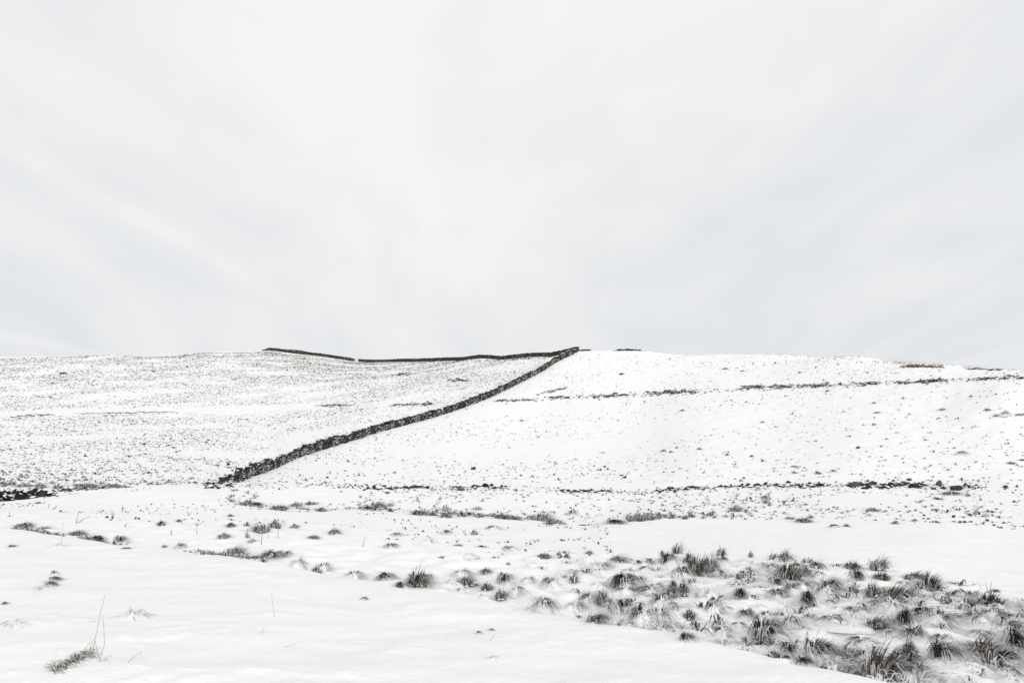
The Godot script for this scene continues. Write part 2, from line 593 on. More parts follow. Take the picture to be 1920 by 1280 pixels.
func streaks(n: int, cols: Array, sd: int) -> Mesh:   # short blades strewn along a line
	var r := RandomNumberGenerator.new()
	r.seed = sd
	var mb := MB.new()
	for i in n:
		var an := r.randfn() * 0.5 + (PI if r.randf() < 0.5 else 0.0)
		var x := clampf(r.randfn() * 0.22, -0.5, 0.5)
		var col: Color = cols[r.randi() % cols.size()]
		col = col * r.randf_range(0.7, 1.25)
		mb.blade(Vector3(x, -0.1, r.randfn() * 0.12), Vector3(cos(an), 0, sin(an)), r.randf_range(0.08, 0.3), r.randf_range(0.3, 1.0) * (1.0 - absf(x)), r.randf_range(1, 14), r.randf_range(-0.1, 0.1), r.randf_range(0.06, 0.16), 3, col)
	return mb.mesh()

func strewn(p: Vector3, w: float, h: float) -> Transform3D:
	return Transform3D(Basis(Vector3.UP, rng.randfn() * 0.5 + (PI if rng.randf() < 0.5 else 0.0)) * Basis(Vector3.BACK, rng.randf_range(-0.1, 0.3)) * Basis.from_scale(Vector3(w, h, w)), p)

func stand(p: Vector3, w: float, h: float) -> Transform3D:
	return Transform3D(Basis(Vector3.UP, rng.randf() * TAU) * Basis.from_scale(Vector3(w, h, w)), p)

# ------------------------------------------------------------------ stones
var rocks := []
var rock_caps := []
var blocks := []

func rock(sd: int) -> Array:
	var r := RandomNumberGenerator.new()
	r.seed = sd
	var t := (1.0 + sqrt(5.0)) / 2.0
	var p := [Vector3(-1, t, 0), Vector3(1, t, 0), Vector3(-1, -t, 0), Vector3(1, -t, 0), Vector3(0, -1, t), Vector3(0, 1, t), Vector3(0, -1, -t), Vector3(0, 1, -t), Vector3(t, 0, -1), Vector3(t, 0, 1), Vector3(-t, 0, -1), Vector3(-t, 0, 1)]
	var faces := [[0, 11, 5], [0, 5, 1], [0, 1, 7], [0, 7, 10], [0, 10, 11], [1, 5, 9], [5, 11, 4], [11, 10, 2], [10, 7, 6], [7, 1, 8], [3, 9, 4], [3, 4, 2], [3, 2, 6], [3, 6, 8], [3, 8, 9], [4, 9, 5], [2, 4, 11], [6, 2, 10], [8, 6, 7], [9, 8, 1]]
	var tris := []
	for f in faces:
		var a: Vector3 = p[f[0]].normalized()
		var b: Vector3 = p[f[1]].normalized()
		var c: Vector3 = p[f[2]].normalized()
		var ab := (a + b).normalized()
		var bc := (b + c).normalized()
		var ca := (c + a).normalized()
		tris.append_array([[a, ab, ca], [b, bc, ab], [c, ca, bc], [ab, bc, ca]])
	var planes := []
	for i in 9:
		planes.append([Vector3(r.randfn(), r.randfn(), r.randfn()).normalized(), r.randf_range(0.5, 0.8)])
	var shape := func(q: Vector3) -> Vector3:
		for pl in planes:
			var over: float = q.dot(pl[0]) - pl[1]
			if over > 0.0: q -= pl[0] * over
		return q * 0.62
	var body := MB.new()
	var cap := MB.new()
	for f in tris:
		var a: Vector3 = shape.call(f[0])
		var b: Vector3 = shape.call(f[1])
		var c: Vector3 = shape.call(f[2])
		body.tri(a, c, b)
		var nn := (b - a).cross(c - a).normalized()
		if nn.y > 0.5 and (a.y + b.y + c.y) / 3.0 > 0.12:
			var up := Vector3(0, 0.09, 0)
			cap.tri(a + up, c + up, b + up)
			cap.quad(a, a + up, b + up, b); cap.quad(b, b + up, c + up, c); cap.quad(c, c + up, a + up, a)
	return [body, cap]

func block(sd: int) -> MB:
	var r := RandomNumberGenerator.new()
	r.seed = sd
	var q := []
	for i in 8:
		q.append(Vector3((0.5 if i & 1 else -0.5) + r.randf_range(-0.13, 0.13), (0.5 if i & 2 else -0.5) + r.randf_range(-0.13, 0.13), (0.5 if i & 4 else -0.5) + r.randf_range(-0.1, 0.1)))
	var mb := MB.new()
	for f in [[0, 1, 3, 2], [5, 4, 6, 7], [4, 0, 2, 6], [1, 5, 7, 3], [2, 3, 7, 6], [4, 5, 1, 0]]:
		mb.quad(q[f[0]], q[f[2 + 1]], q[f[2]], q[f[1]])
	return mb

func grey(r: float) -> Color:
	var s := lerpf(0.018, 0.095, r * r)
	return Color(s, s * 1.0, s * 0.98)

func tinted(src: MB, col: Color) -> MB:
	var o := MB.new()
	o.v = src.v; o.n = src.n; o.idx = src.idx
	o.c = PackedColorArray()
	o.c.resize(src.v.size())
	o.c.fill(col)
	return o

# a dry-stone wall along a path of (bearing, distance); the nearest stones are pieces of their own
func dry_wall(called: String, label: String, group: String, path: Array, high: Callable, thick: float, len0: float, len1: float, course: float, singles: int, snowy: float, warm: Color) -> Node3D:
	var pts := []
	for q in path:
		var p := place(q[0], q[1])
		pts.append(Vector2(p.x, p.z))
	var total := 0.0
	var cum := [0.0]
	for i in pts.size() - 1:
		total += pts[i].distance_to(pts[i + 1])
		cum.append(total)
	var along := func(s: float) -> Array:
		var i := 0
		while i < pts.size() - 2 and s > cum[i + 1]: i += 1
		var dir: Vector2 = (pts[i + 1] - pts[i]).normalized()
		return [pts[i] + dir * (s - cum[i]), dir]
	var o := thing(called, spot(pts[0].x, pts[0].y))
	var origin := o.position
	var made := []   # [transform, colour, snow transform or null]
	var core := MB.new()
	var s := 0.0
	var prev := []
	while s < total:
		var a: Array = along.call(s)
		var p: Vector2 = a[0]
		var nrm := Vector2(-a[1].y, a[1].x)
		var hh: float = maxf(0.12, high.call(s / total, p) - 0.22)
		var row := []
		for sgn in [-1.0, 1.0]:
			for lv in [0.0, 1.0]:
				var off: float = sgn * thick * lerpf(0.36, 0.24, lv)
				var q := p + nrm * off
				row.append(Vector3(q.x, ground(p.x, p.y) - 0.3 + lv * (hh + 0.3), q.y) - origin)
		if s < 2.5 and called == "dry_stone_wall":
			s += 0.8
			continue
		if prev.size():
			core.quad(prev[0], prev[1], row[1], row[0]); core.quad(prev[3], prev[2], row[2], row[3]); core.quad(prev[1], prev[3], row[3], row[1])
		else: core.quad(row[0], row[2], row[3], row[1])
		prev = row
		s += 0.8
	if prev.size(): core.quad(prev[0], prev[1], prev[3], prev[2])
	part("hearting", core.mesh(), mats.core, o)
	var lv := 0
	var most := 1.8
	while lv * course < most:
		for sgn in [-1.0, 1.0]:
			s = rng.randf() * 0.2
			while s < total:
				var l := rng.randf_range(len0, len1)
				var a: Array = along.call(s + l * 0.5)
				var p: Vector2 = a[0]
				var hh: float = high.call((s + l * 0.5) / total, p) - 0.2
				var y := lv * course
				if y + course * 0.4 < hh and s + l < total + 0.1:
					var dir: Vector2 = a[1]
					var nrm := Vector2(-dir.y, dir.x)
					var deep := rng.randf_range(0.2, 0.3)
					var off: float = sgn * (thick * 0.5 * lerpf(1.0, 0.72, y / 1.3) - deep * 0.5 + rng.randf_range(-0.05, 0.06))
					var q := p + nrm * off
					var yaw := atan2(-dir.y, dir.x) + rng.randf_range(-0.15, 0.15)
					var bs := Basis(Vector3.UP, yaw) * Basis(Vector3.BACK, rng.randf_range(-0.1, 0.1)) * Basis.from_scale(Vector3(l * 0.95, course * rng.randf_range(0.8, 1.08), deep))
					var c := Vector3(q.x, ground(p.x, p.y) - 0.05 + y + course * 0.5, q.y) - origin
					var snow = null
					if rng.randf() < snowy * (0.35 + 1.6 * smoothstep(-0.35, 0.4, patchy.get_noise_2d(q.x * 0.6, q.y * 0.6))):
						snow = Transform3D(Basis(Vector3.UP, yaw) * Basis.from_scale(Vector3(l * rng.randf_range(0.3, 0.9), course * rng.randf_range(0.15, 0.4), 0.1)), c + Vector3(nrm.x, 0, nrm.y) * sgn * (deep * 0.5 + 0.0) + Vector3(0, course * 0.45, 0))
					made.append([Transform3D(bs, c), grey(rng.randf()) * warm, snow, -q.y])
				s += l
		lv += 1
	s = 0.0
	while s < total:   # cope stones on edge along the top
		var l := rng.randf_range(0.14, 0.26) * (len1 / 0.45)
		var a: Array = along.call(s)
		var p: Vector2 = a[0]
		var dir: Vector2 = a[1]
		var hh: float = high.call(s / total, p)
		if hh > 0.3:
			var th := rng.randf_range(0.22, 0.38)
			var yaw := atan2(-dir.y, dir.x) + rng.randf_range(-0.2, 0.2)
			var bs := Basis(Vector3.UP, yaw) * Basis(Vector3.BACK, rng.randf_range(-0.3, 0.3)) * Basis.from_scale(Vector3(l * 0.9, th, thick * rng.randf_range(0.6, 0.85)))
			var c := Vector3(p.x, ground(p.x, p.y) + hh - 0.22 + th * 0.4, p.y) - origin
			var snow = null
			if rng.randf() < snowy * 1.2:
				snow = Transform3D(Basis(Vector3.UP, yaw) * Basis.from_scale(Vector3(l * 0.9, 0.07, thick * rng.randf_range(0.3, 0.7))), c + Vector3(0, th * 0.5 + 0.02, 0))
			made.append([Transform3D(bs, c), grey(rng.randf()) * warm, snow, -p.y])
		s += l
	made.sort_custom(func(a, b): return a[3] < b[3])
	var rest := MB.new()
	var snow_mb := MB.new()
	var shades := []
	for k in 4:
		for b in blocks: shades.append(tinted(b, grey((k + 0.5) / 4.0) * warm).mesh())
	for i in made.size():
		var b: int = rng.randi() % blocks.size()
		if i < singles:
			part("stone" if i == 0 else "stone_%03d" % i, shades[(rng.randi() % 4) * blocks.size() + b], mats.stone, o, made[i][0])
		else:
			rest.add(tinted(blocks[b], made[i][1]), made[i][0])
		if made[i][2] != null: snow_mb.add(blocks[rng.randi() % blocks.size()], made[i][2])
	if rest.v.size(): part("stones", rest.mesh(), mats.stone, o).set_meta("kind", "stuff")
	if snow_mb.v.size(): part("snow", snow_mb.mesh(), mats.cap, o).set_meta("kind", "stuff")
	tag(o, label, "dry-stone wall", group)
	return o

# a stretch of tumbled stones half sunk in snow
func rubble(label: String, group: String, u0: float, e0: float, u1: float, e1: float, n: int, size0: float, size1: float, spread: float, snow_share: float) -> void:
	n = int(n * 1.3)
	var mid := at((u0 + u1) * 0.5, (e0 + e1) * 0.5)
	var o := thing("tumbled_stones", mid)
	tag(o, label, "stones", group)
	var snow_mb := MB.new()
	for i in n:
		var t := (i + rng.randf_range(-0.6, 0.6)) / maxf(1.0, n - 1.0)
		var p := at(lerpf(u0, u1, t), lerpf(e0, e1, t) + rng.randfn() * spread)
		var d := -p.z
		var w := rng.randf_range(size0 * 0.75, size1) * d / FOCAL
		w *= rng.randf_range(0.72, 1.12)
		if rng.randf() < 0.16: w *= 1.6
		var k: int = rng.randi() % rocks.size()
		var bs := Basis(Vector3.UP, rng.randf() * TAU) * Basis.from_scale(Vector3(w, w * rng.randf_range(0.4, 0.8), w * rng.randf_range(0.6, 0.9)))
		var xf := Transform3D(bs, p + Vector3(0, w * rng.randf_range(-0.06, 0.1), 0) - mid)
		part("stone", rocks[k][[0, 0, 1, 1, 2][rng.randi() % 5]], mats.stone, o, xf)
		if rng.randf() < snow_share * 0.55: snow_mb.add(rock_caps[k], xf)
	if snow_mb.v.size(): part("snow", snow_mb.mesh(), mats.cap, o).set_meta("kind", "stuff")

# a low turf edge with bare earth and dead grass showing through the snow
func turf_edge(label: String, u0: float, e0: float, u1: float, e1: float, high: float, brown: float, density := 1.0) -> void:
	var mid := at((u0 + u1) * 0.5, (e0 + e1) * 0.5)
	var o := thing("turf_edge", mid)
	tag(o, label, "turf bank", "dark turf edges showing along the hillside")
	var earth := MB.new()
	var grass := MB.new()
	var snow := MB.new()
	var n := int((u1 - u0) * 0.75 * density)
	for i in n:
		var t := (i + rng.randf()) / n
		var hump := sin(PI * clampf(t, 0.02, 0.98))
		var p := at(lerpf(u0, u1, t), lerpf(e0, e1, t) + rng.randfn() * high * 0.28)
		var s := -p.z / FOCAL
		var h := high * 0.85 * s * (0.25 + 0.75 * hump) * rng.randf_range(0.5, 1.0)
		if rng.randf() < 0.42:
			var xf := Transform3D(Basis(Vector3.UP, rng.randf_range(-0.4, 0.4)) * Basis.from_scale(Vector3(s * rng.randf_range(4, 11), h * rng.randf_range(0.35, 0.7), s * 4.0)), p + Vector3(0, h * 0.1, 0) - mid)
			earth.add(blocks[rng.randi() % blocks.size()], xf)
		for k in 4:
			var an := rng.randf() * TAU
			var q := p + Vector3(rng.randf_range(-2, 2) * s, 0, rng.randf_range(-0.1, 0.1)) - mid
			var c := Color(0.05, 0.043, 0.037).lerp(Color(0.2, 0.15, 0.11), (0.25 + 0.75 * brown) * rng.randf())
			grass.blade(q, Vector3(cos(an), 0, absf(sin(an))).normalized(), s * rng.randf_range(2.0, 6.0), h * rng.randf_range(0.4, 0.9), rng.randf_range(5, 25), 0.0, s * 1.0, 3, c)
		if rng.randf() < 0.4:
			lump_of_snow(snow, p - mid + Vector3(0, h * 0.3, 0.15), s * rng.randf_range(0.8, 2.0), h * 0.25, rng)
	part("turf", earth.mesh(), mats.earth, o).set_meta("kind", "stuff")
	part("grass", grass.mesh(), mats.blades, o).set_meta("kind", "stuff")
	if snow.v.size(): part("snow", snow.mesh(), mats.cap, o).set_meta("kind", "stuff")

# ------------------------------------------------------------------ thin stalks: a stem of points (in survey units right and up from the foot)
func stalk(called: String, label: String, category: String, u: float, e: float, stems: Array, width: float, col: Color, group := "") -> void:
	var p := at(u, e)
	var s := -p.z / FOCAL
	var o := thing(called, p)
	tag(o, label, category, group)
	for st in stems:
		var pts := []
		var zz := rng.randf_range(-0.3, 0.3)
		for i in range(0, st.size(), 2):
			pts.append(Vector3(st[i] * s, st[i + 1] * s, zz * st[i + 1] * s * 0.4))
		pts[0].y -= 0.02
		var mb := MB.new()
		tube(mb, pts, width * s * 0.8, width * s * 0.4, col)
		part("stem", mb.mesh(), mats.blades, o)

# ------------------------------------------------------------------ sky
func sky_picture() -> ImageTexture:
	var w := 1536
	var h := 768
	var n1 := FastNoiseLite.new()
	n1.seed = 21
	n1.frequency = 1.0
	n1.fractal_octaves = 4
	var n2 := FastNoiseLite.new()
	n2.seed = 77
	n2.frequency = 1.0
	n2.fractal_octaves = 3
	var data := PackedFloat32Array()
	data.resize(w * h * 3)
	var k := 0
	for j in h:
		var lat := PI * 0.5 - (j + 0.5) / h * PI
		var y := sin(lat)
		var cl := cos(lat)
		for i in w:
			if lat < -0.03:
				data[k] = 0.78; data[k + 1] = 0.79; data[k + 2] = 0.80
				k += 3
				continue
			var lon := (i + 0.5) / w * TAU   # the picture begins straight ahead
			var yy := maxf(y, 0.0) + 0.11
			var X := sin(lon) * cl / yy
			var Z := cos(lon) * cl / yy
			X += 0.02 * Z   # the streets of cloud run almost straight away
			var wob := n2.get_noise_2d(X * 0.6, Z * 0.3) * 0.4
			var band := n1.get_noise_2d((X + wob) * 0.8 + 4.0, Z * 0.16 + 3.0)
			var fine := n1.get_noise_2d((X + wob * 0.7) * 2.6 + 9.0, Z * 0.65)
			var mottle := n1.get_noise_2d(X * 1.5 + 20.0 + wob, Z * 1.1) * smoothstep(4.0, 1.6, Z)
			mottle += 0.5 * n1.get_noise_2d(X * 3.6 + 50.0 + wob, Z * 2.4) * smoothstep(4.5, 1.6, Z)
			var t := 0.55 + 0.3 * band + 0.26 * fine + 0.26 * mottle
			t += 0.5 * exp(-pow((X + 0.24 + wob * 0.5) / 0.42, 2.0)) * smoothstep(0.1, 0.32, y)
			t += 0.16 * smoothstep(0.28, 0.6, y)
			var street := X + 1.15 - 0.23 * (Z - 1.8) + wob * 0.3   # a long thin streak of brighter cloud
			var seen := smoothstep(1.0, 1.6, Z) * smoothstep(3.6, 2.6, Z)
			t += 0.24 * exp(-pow(street / 0.045, 2.0)) * seen
			t -= 0.14 * exp(-pow((street + 0.13) / 0.12, 2.0)) * seen
			t -= 0.22 * exp(-pow((X + 1.84 + wob * 0.2) / 0.16, 2.0)) * smoothstep(0.0, 1.0, Z)
			t += 0.4 * exp(-pow((X + 2.1 - 0.6 * (Z - 3.3)) / 0.06, 2.0)) * smoothstep(2.6, 3.0, Z) * smoothstep(5.5, 4.0, Z)
			t -= 0.20 * smoothstep(0.2, 1.3, X + wob) * smoothstep(0.0, 0.15, y)
			t -= 0.16 * (1.0 - smoothstep(0.0, 0.3, y))
			t = clampf(t, 0.0, 1.0)
			data[k] = lerpf(0.735, 0.91, t)
			data[k + 1] = lerpf(0.762, 0.908, t)
			data[k + 2] = lerpf(0.792, 0.914, t)
			k += 3
	var im := Image.create_from_data(w, h, false, Image.FORMAT_RGBF, data.to_byte_array())
	return ImageTexture.create_from_image(im)

# ================================================================== the scene
func _ready() -> void:
	rng.seed = 4
	lump.seed = 3; lump.frequency = 0.33; lump.fractal_octaves = 3
	ripple.seed = 8; ripple.frequency = 0.9; ripple.fractal_octaves = 3
	patchy.seed = 12; patchy.frequency = 0.6; patchy.fractal_octaves = 2

	var cam := Camera3D.new()
	cam.name = "camera"
	cam.position = Vector3(0, EYE, 0)
	cam.near = 0.1
	cam.far = 9000.0
	cam.projection = Camera3D.PROJECTION_FRUSTUM
	cam.size = 0.1 * 1280.0 / FOCAL
	cam.frustum_offset = Vector2(0, 0.1 * 240.0 / FOCAL)
	add_child(cam)
	cam.current = true

	var env := Environment.new()
	env.background_mode = Environment.BG_SKY
	env.sky = Sky.new()
	var sm := PanoramaSkyMaterial.new()
	sm.panorama = sky_picture()
	env.sky.sky_material = sm
	env.tonemap_mode = Environment.TONE_MAPPER_LINEAR
	env.tonemap_exposure = 1.0
	env.sdfgi_enabled = true
	env.ssao_enabled = true
	env.ssil_enabled = true
	var we := WorldEnvironment.new()
	we.name = "environment"
	we.environment = env
	add_child(we)

	var sun := DirectionalLight3D.new()
	sun.name = "sun"
	sun.light_energy = 0.64
	sun.light_angular_distance = 25.0
	sun.light_color = Color(1.0, 0.985, 0.96)
	sun.rotation_degrees = Vector3(-13, 25, 0)   # low, behind the camera's right shoulder
	sun.shadow_enabled = true
	add_child(sun)

	materials()
	survey()
	land()
	for i in 5:
		var r := rock(40 + i)
		rocks.append([tinted(r[0], Color(0.02, 0.02, 0.02)).mesh(), tinted(r[0], Color(0.045, 0.042, 0.04)).mesh(), tinted(r[0], Color(0.09, 0.08, 0.07)).mesh()])
		rock_caps.append(r[1])
	for i in 6: blocks.append(block(70 + i))
	walls()
	stones()
	edges()
	tussocks()
	stalks()
	ground_cover()

func walls() -> void:
	var rag := FastNoiseLite.new()
	rag.seed = 31
	rag.frequency = 0.12
	rag.fractal_octaves = 3
	wall_line = line([[396, 0, 60], [430, 0, 66], [500, 0, 88], [600, 0, 110], [665, 0, 119], [700, 0, 126], [830, 0, 145], [900, 0, 155], [1000, 0, 175], [1060, 0, 189], [1088, 0, 198]])
	var path := []
	var u := 410.0
	while u <= 1088.0:
		path.append([u, line_at(wall_line, u).y])
		u += 8.0
	var high := func(t: float, p: Vector2) -> float:
		var bu := MIDDLE + FOCAL * p.x / -p.y
		var h := 1.2 + rag.get_noise_2d(p.x * 2.0, p.y * 2.0) * lerpf(0.6, 0.2, smoothstep(430.0, 760.0, bu))
		h -= 0.5 * (1.0 - smoothstep(410.0, 440.0, bu))
		h -= 0.32 * (1.0 - smoothstep(430.0, 600.0, bu)) + 0.3 * smoothstep(1060.0, 1088.0, bu)
		h -= 0.7 * exp(-pow((bu - 829.0) / 2.2, 2.0))
		return maxf(h, 0.3)
	dry_wall("dry_stone_wall", "long dark dry-stone wall climbing the snowy hill diagonally to the ridge", "", path, high, 0.55, 0.18, 0.55, 0.15, 290, 0.34, Color(1, 1, 1))
	# along the ridge, left part and right part of the far wall with the gate between
	var ridge_path := func(us: Array) -> Array:
		var o := []
		for q in us: o.append([q[0], q[1]])
		return o
	var tall := func(_t: float, p: Vector2) -> float:
		return lerpf(0.5, 1.75, smoothstep(0.0, 0.12, _t)) + rag.get_noise_2d(p.x, p.y) * 0.12
	var warm_stone := Color(1.5, 1.25, 1.0)
	dry_wall("ridge_wall", "thin brown dry-stone wall on the skyline from the gate left to the hilltop", "walls along the ridge", ridge_path.call([[492, 486], [505, 481], [520, 478], [545, 473], [570, 469], [600, 465], [630, 461], [665.3, 456]]), tall, 0.9, 0.5, 1.1, 0.32, 0, 0.03, warm_stone)
	dry_wall("ridge_wall", "brown dry-stone wall on the skyline from the gate right to the wall corner", "walls along the ridge", ridge_path.call([[672.7, 454.4], [700, 442], [740, 420], [770, 400], [830, 358], [900, 308], [950, 274], [1000, 244], [1040, 222], [1060, 211], [1084, 199.5]]), func(_t: float, p: Vector2) -> float: return 1.15 + 0.45 * smoothstep(230.0, 400.0, -p.y) + rag.get_noise_2d(p.x, p.y) * 0.1, 0.85, 0.4, 0.9, 0.28, 0, 0.03, warm_stone)
	dry_wall("far_wall", "faint stretch of wall behind the skyline wall near the hilltop", "walls along the ridge", ridge_path.call([[534, 536], [545, 538], [560, 538], [575, 538], [586, 538]]), func(_t: float, _p: Vector2) -> float: return 0.75, 0.8, 0.6, 1.2, 0.3, 0, 0.05, warm_stone)
	dry_wall("skyline_wall", "short low broken wall on the skyline right of the wall corner", "walls along the ridge", ridge_path.call([[1150, 200], [1162, 201], [1180, 202], [1200, 202], [1212, 202]]), func(t: float, _p: Vector2) -> float: return 0.2 + 0.22 * sin(PI * t), 0.6, 0.3, 0.7, 0.16, 0, 0.15, warm_stone)
	dry_wall("skyline_wall", "tiny stub of low wall on the skyline touching the wall corner", "walls along the ridge", ridge_path.call([[1090, 200], [1098, 200.5], [1108, 201]]), func(_t: float, _p: Vector2) -> float: return 0.36, 0.6, 0.3, 0.7, 0.14, 0, 0.1, warm_stone)
	# gate
	var g := place(669, 455)
	var gate := thing("field_gate", g)
	tag(gate, "small pale field gate in the gap of the skyline wall", "gate")
	for sx in [-1.35, 1.35]:
		var pm := MB.new()
		pm.add(blocks[0], Transform3D(Basis.from_scale(Vector3(0.22, 1.9, 0.22)), Vector3(sx, 0.7, 0)))
		part("gatepost", pm.mesh(), mats.pale, gate)
	for i in 5:
		var bm := MB.new()
		tube(bm, [Vector3(-1.3, 0.25 + 0.26 * i, 0), Vector3(1.3, 0.25 + 0.26 * i, 0)], 0.06, 0.06)
		part("bar", bm.mesh(), mats.pale, gate)
	var br := MB.new()
	tube(br, [Vector3(-1.28, 0.25, 0.07), Vector3(1.28, 1.28, 0.07)], 0.05, 0.05)
	part("brace", br.mesh(), mats.pale, gate)
	# posts beside the climbing wall
	post("dark wooden post leaning right at the broken lower end of the wall", 412, 908, 10, 15, 1.1)
	post("slender upright post standing against the wall, lower of two", 612, 842, 0, 24, 0.7)
	post("slender upright post standing against the wall, higher of two", 681, 822, -2, 20, 0.7)
	# thorn bush leaning over the wall
	var b := place(906, line_at(wall_line, 906).y - 0.9)
	var bush := thing("thorn_bush", b)
	tag(bush, "small bare thorn bush growing against the upper part of the wall", "bush")
	for i in 9:
		var an := rng.randf() * TAU
		var mb := MB.new()
		var pts := [Vector3(0, -0.1, 0)]
		var dir := Vector3(cos(an) * 0.5, 1.0, sin(an) * 0.3)
		for k in 4:
			dir += Vector3(rng.randfn(), rng.randfn() * 0.4, rng.randfn()) * 0.25
			pts.append(pts[-1] + dir.normalized() * rng.randf_range(0.3, 0.55))
		tube(mb, pts, 0.05, 0.02, Color(0.035, 0.03, 0.026), 4)
		for k in range(2, 5):
			for q in 2:
				var e: Vector3 = pts[k] + Vector3(rng.randfn(), rng.randf() * 0.8, rng.randfn()) * 0.3
				tube(mb, [pts[k], e], 0.025, 0.012, Color(0.035, 0.03, 0.026), 4)
		part("branch", mb.mesh(), mats.blades, bush)

func post(label: String, u: float, e: float, dx: float, high: float, r: float) -> void:
	var p := at(u, e)
	var s := -p.z / FOCAL
	var o := thing("fence_post", p)
	tag(o, label, "post", "posts along the wall")
	var mb := MB.new()
	tube(mb, [Vector3(0, -0.3, 0), Vector3(dx * s, high * s, 0)], r * s, r * s * 0.85, Color.WHITE, 6)
	part("shaft", mb.mesh(), mats.wood, o)
	var cap := MB.new()
	lump_of_snow(cap, Vector3(dx * s, high * s, 0), r * s * 0.9, 0.05, rng)
	part("snow", cap.mesh(), mats.cap, o)

func stones() -> void:
	# the lower line of tumbled wall stones across the right-hand field
	var grp := "tumbled stones along the foot of the field"
	rubble("short line of small dark stones, leftmost on the lower hillside", grp, 615, 912, 676, 913, 8, 5, 9, 1.5, 0.4)
	rubble("curved line of dark stones left of centre on the lower hillside", grp, 680, 917, 800, 914, 34, 5, 11, 2.2, 0.5)
	rubble("dark stones in a broken arc, second line from the left below the hill", grp, 845, 913, 950, 915, 26, 5, 11, 1.8, 0.5)
	rubble("scattered stones with a flat grey heap near the middle of the field foot", grp, 1045, 922, 1140, 923, 26, 5, 10, 3.0, 0.5)
	rubble("two or three round dark stones alone in the snow near the field foot", grp, 1180, 927, 1202, 927, 4, 6, 8, 1.0, 0.2)
	rubble("thin rising line of dark stones right of centre", grp, 1232, 922, 1330, 913, 30, 5, 10, 1.8, 0.5)
	rubble("compact dark stones, middle of the right-hand stone line", grp, 1345, 912, 1422, 911, 22, 5, 11, 1.6, 0.4)
	rubble("dense dark stones left of the grey slab in the right-hand stone line", grp, 1434, 911, 1545, 911, 40, 6, 11, 2.4, 0.5)
	rubble("dense dark heap of stones, longest stretch of the right-hand line", grp, 1588, 909, 1735, 911, 66, 6, 12, 2.8, 0.5)
	rubble("sparse stones trailing off at the right end of the line", grp, 1806, 910, 1835, 915, 8, 5, 9, 2.0, 0.4)
	boulder("flat grey-brown slab standing proud of the right-hand stone line", 1603, 911, 27, 10, 2)
	boulder("rounded brown boulder raised above the end of the stone line", 1762, 910, 13, 12, 2)
	boulder("flat reddish brown stone below the rounded brown boulder", 1752, 917, 15, 5, 2)
	boulder("small dark stone right of the flat reddish stone", 1769, 916, 12, 5, 0)
	boulder("large dark boulder at the right end of the stone line", 1792, 919, 25, 12, 1)
	boulder("lone dark stone in the snow far right of the stone line", 1886, 914, 12, 6, 0)
	boulder("small grey boulder heap, low and wide, mid foot of field", 1096, 921, 24, 8, 2)
	boulder("peaked dark stone below the curved line of stones", 726, 924, 12, 5, 0)
	boulder("upper of two dark stones on the middle slope", 1165, 892, 7, 5, 0)
	boulder("lower right of two dark stones on the middle slope", 1172, 896, 8, 6, 0)
	boulder("dark stone just below the ridge right of the wall corner", 1165, 702, 9, 5, 0)
	boulder("dark brown stone mound standing alone on the slope beside the wall", 888, 880, 11, 8, 1)
	boulder("small flat stone on the upper left hillside", 118, 701, 15, 4, 1)
	# the fallen wall at the left edge
	var foot := place(-40, 51.0)
	var fallen := thing("fallen_wall", foot)
	tag(fallen, "half-fallen black wall with snow on its stones, low at the left edge", "dry-stone wall")
	var white := MB.new()
	for i in 290:
		var bu := lerpf(-190.0, 150.0, (i + rng.randf()) / 290.0)
		var d := 51.0 + rng.randfn() * 0.16
		var p := place(bu, d)
		var top := EYE + (HORIZON - lerpf(917.0, 925.0, smoothstep(50.0, 160.0, bu)) - rng.randf() * 2.0) * d / FOCAL
		var up := rng.randf()
		p.y = lerpf(maxf(p.y, top - 0.95), top - 0.1, up)
		var w := rng.randf_range(0.22, 0.42)
		var k: int = rng.randi() % rocks.size()
		var xf := Transform3D(Basis(Vector3.UP, rng.randf() * TAU) * Basis(Vector3.BACK, rng.randf_range(-0.4, 0.4)) * Basis.from_scale(Vector3(w * 1.25, w * rng.randf_range(0.5, 0.85), w)), p - foot)
		part("stone", rocks[k][0 if rng.randf() < 0.75 else 1], mats.stone, fallen, xf)
		if rng.randf() < 0.3 + 0.4 * up: white.add(rock_caps[k], xf)
	part("snow", white.mesh(), mats.cap, fallen).set_meta("kind", "stuff")
	var heart := MB.new()
	for i in 22:
		var p := place(-190.0 + 13.0 * i, 51.15)
		heart.add(blocks[i % 6], Transform3D(Basis.from_scale(Vector3(0.5, 1.1, 0.4)), p + Vector3(0, 0.1, 0) - foot))
	part("hearting", heart.mesh(), mats.core, fallen).set_meta("kind", "stuff")
	rubble("loose stones tumbled before the fallen wall at the left edge", "fallen wall at the left edge", -60, 926, 80, 922, 22, 8, 13, 2.5, 0.6)
	rubble("thin tail of stones running right from the fallen wall", "fallen wall at the left edge", 96, 921, 205, 914.5, 34, 5, 9, 1.2, 0.5)
	# rubble spilled at the broken lower end of the climbing wall
	rubble("spilled stones at the broken lower end of the climbing wall", "", 382, 912, 440, 906, 60, 5, 10, 3.5, 0.6)

func boulder(label: String, u: float, e: float, w: float, h: float, shade: int) -> void:
	var p := at(u, e)
	var s := -p.z / FOCAL
	var k: int = rng.randi() % rocks.size()
	var o := thing("boulder", p)
	tag(o, label, "stone", "single stones on the hillside")
	var xf := Transform3D(Basis(Vector3.UP, rng.randf_range(-0.3, 0.3)) * Basis.from_scale(Vector3(w * s * 0.9, h * s, w * s * 0.7)), Vector3(0, h * s * 0.26, 0))
	part("stone", rocks[k][shade], mats.stone, o, xf)
	if u > 1600.0: return
	var mb := MB.new()
	mb.add(rock_caps[k], xf)
	part("snow", mb.mesh(), mats.cap, o)

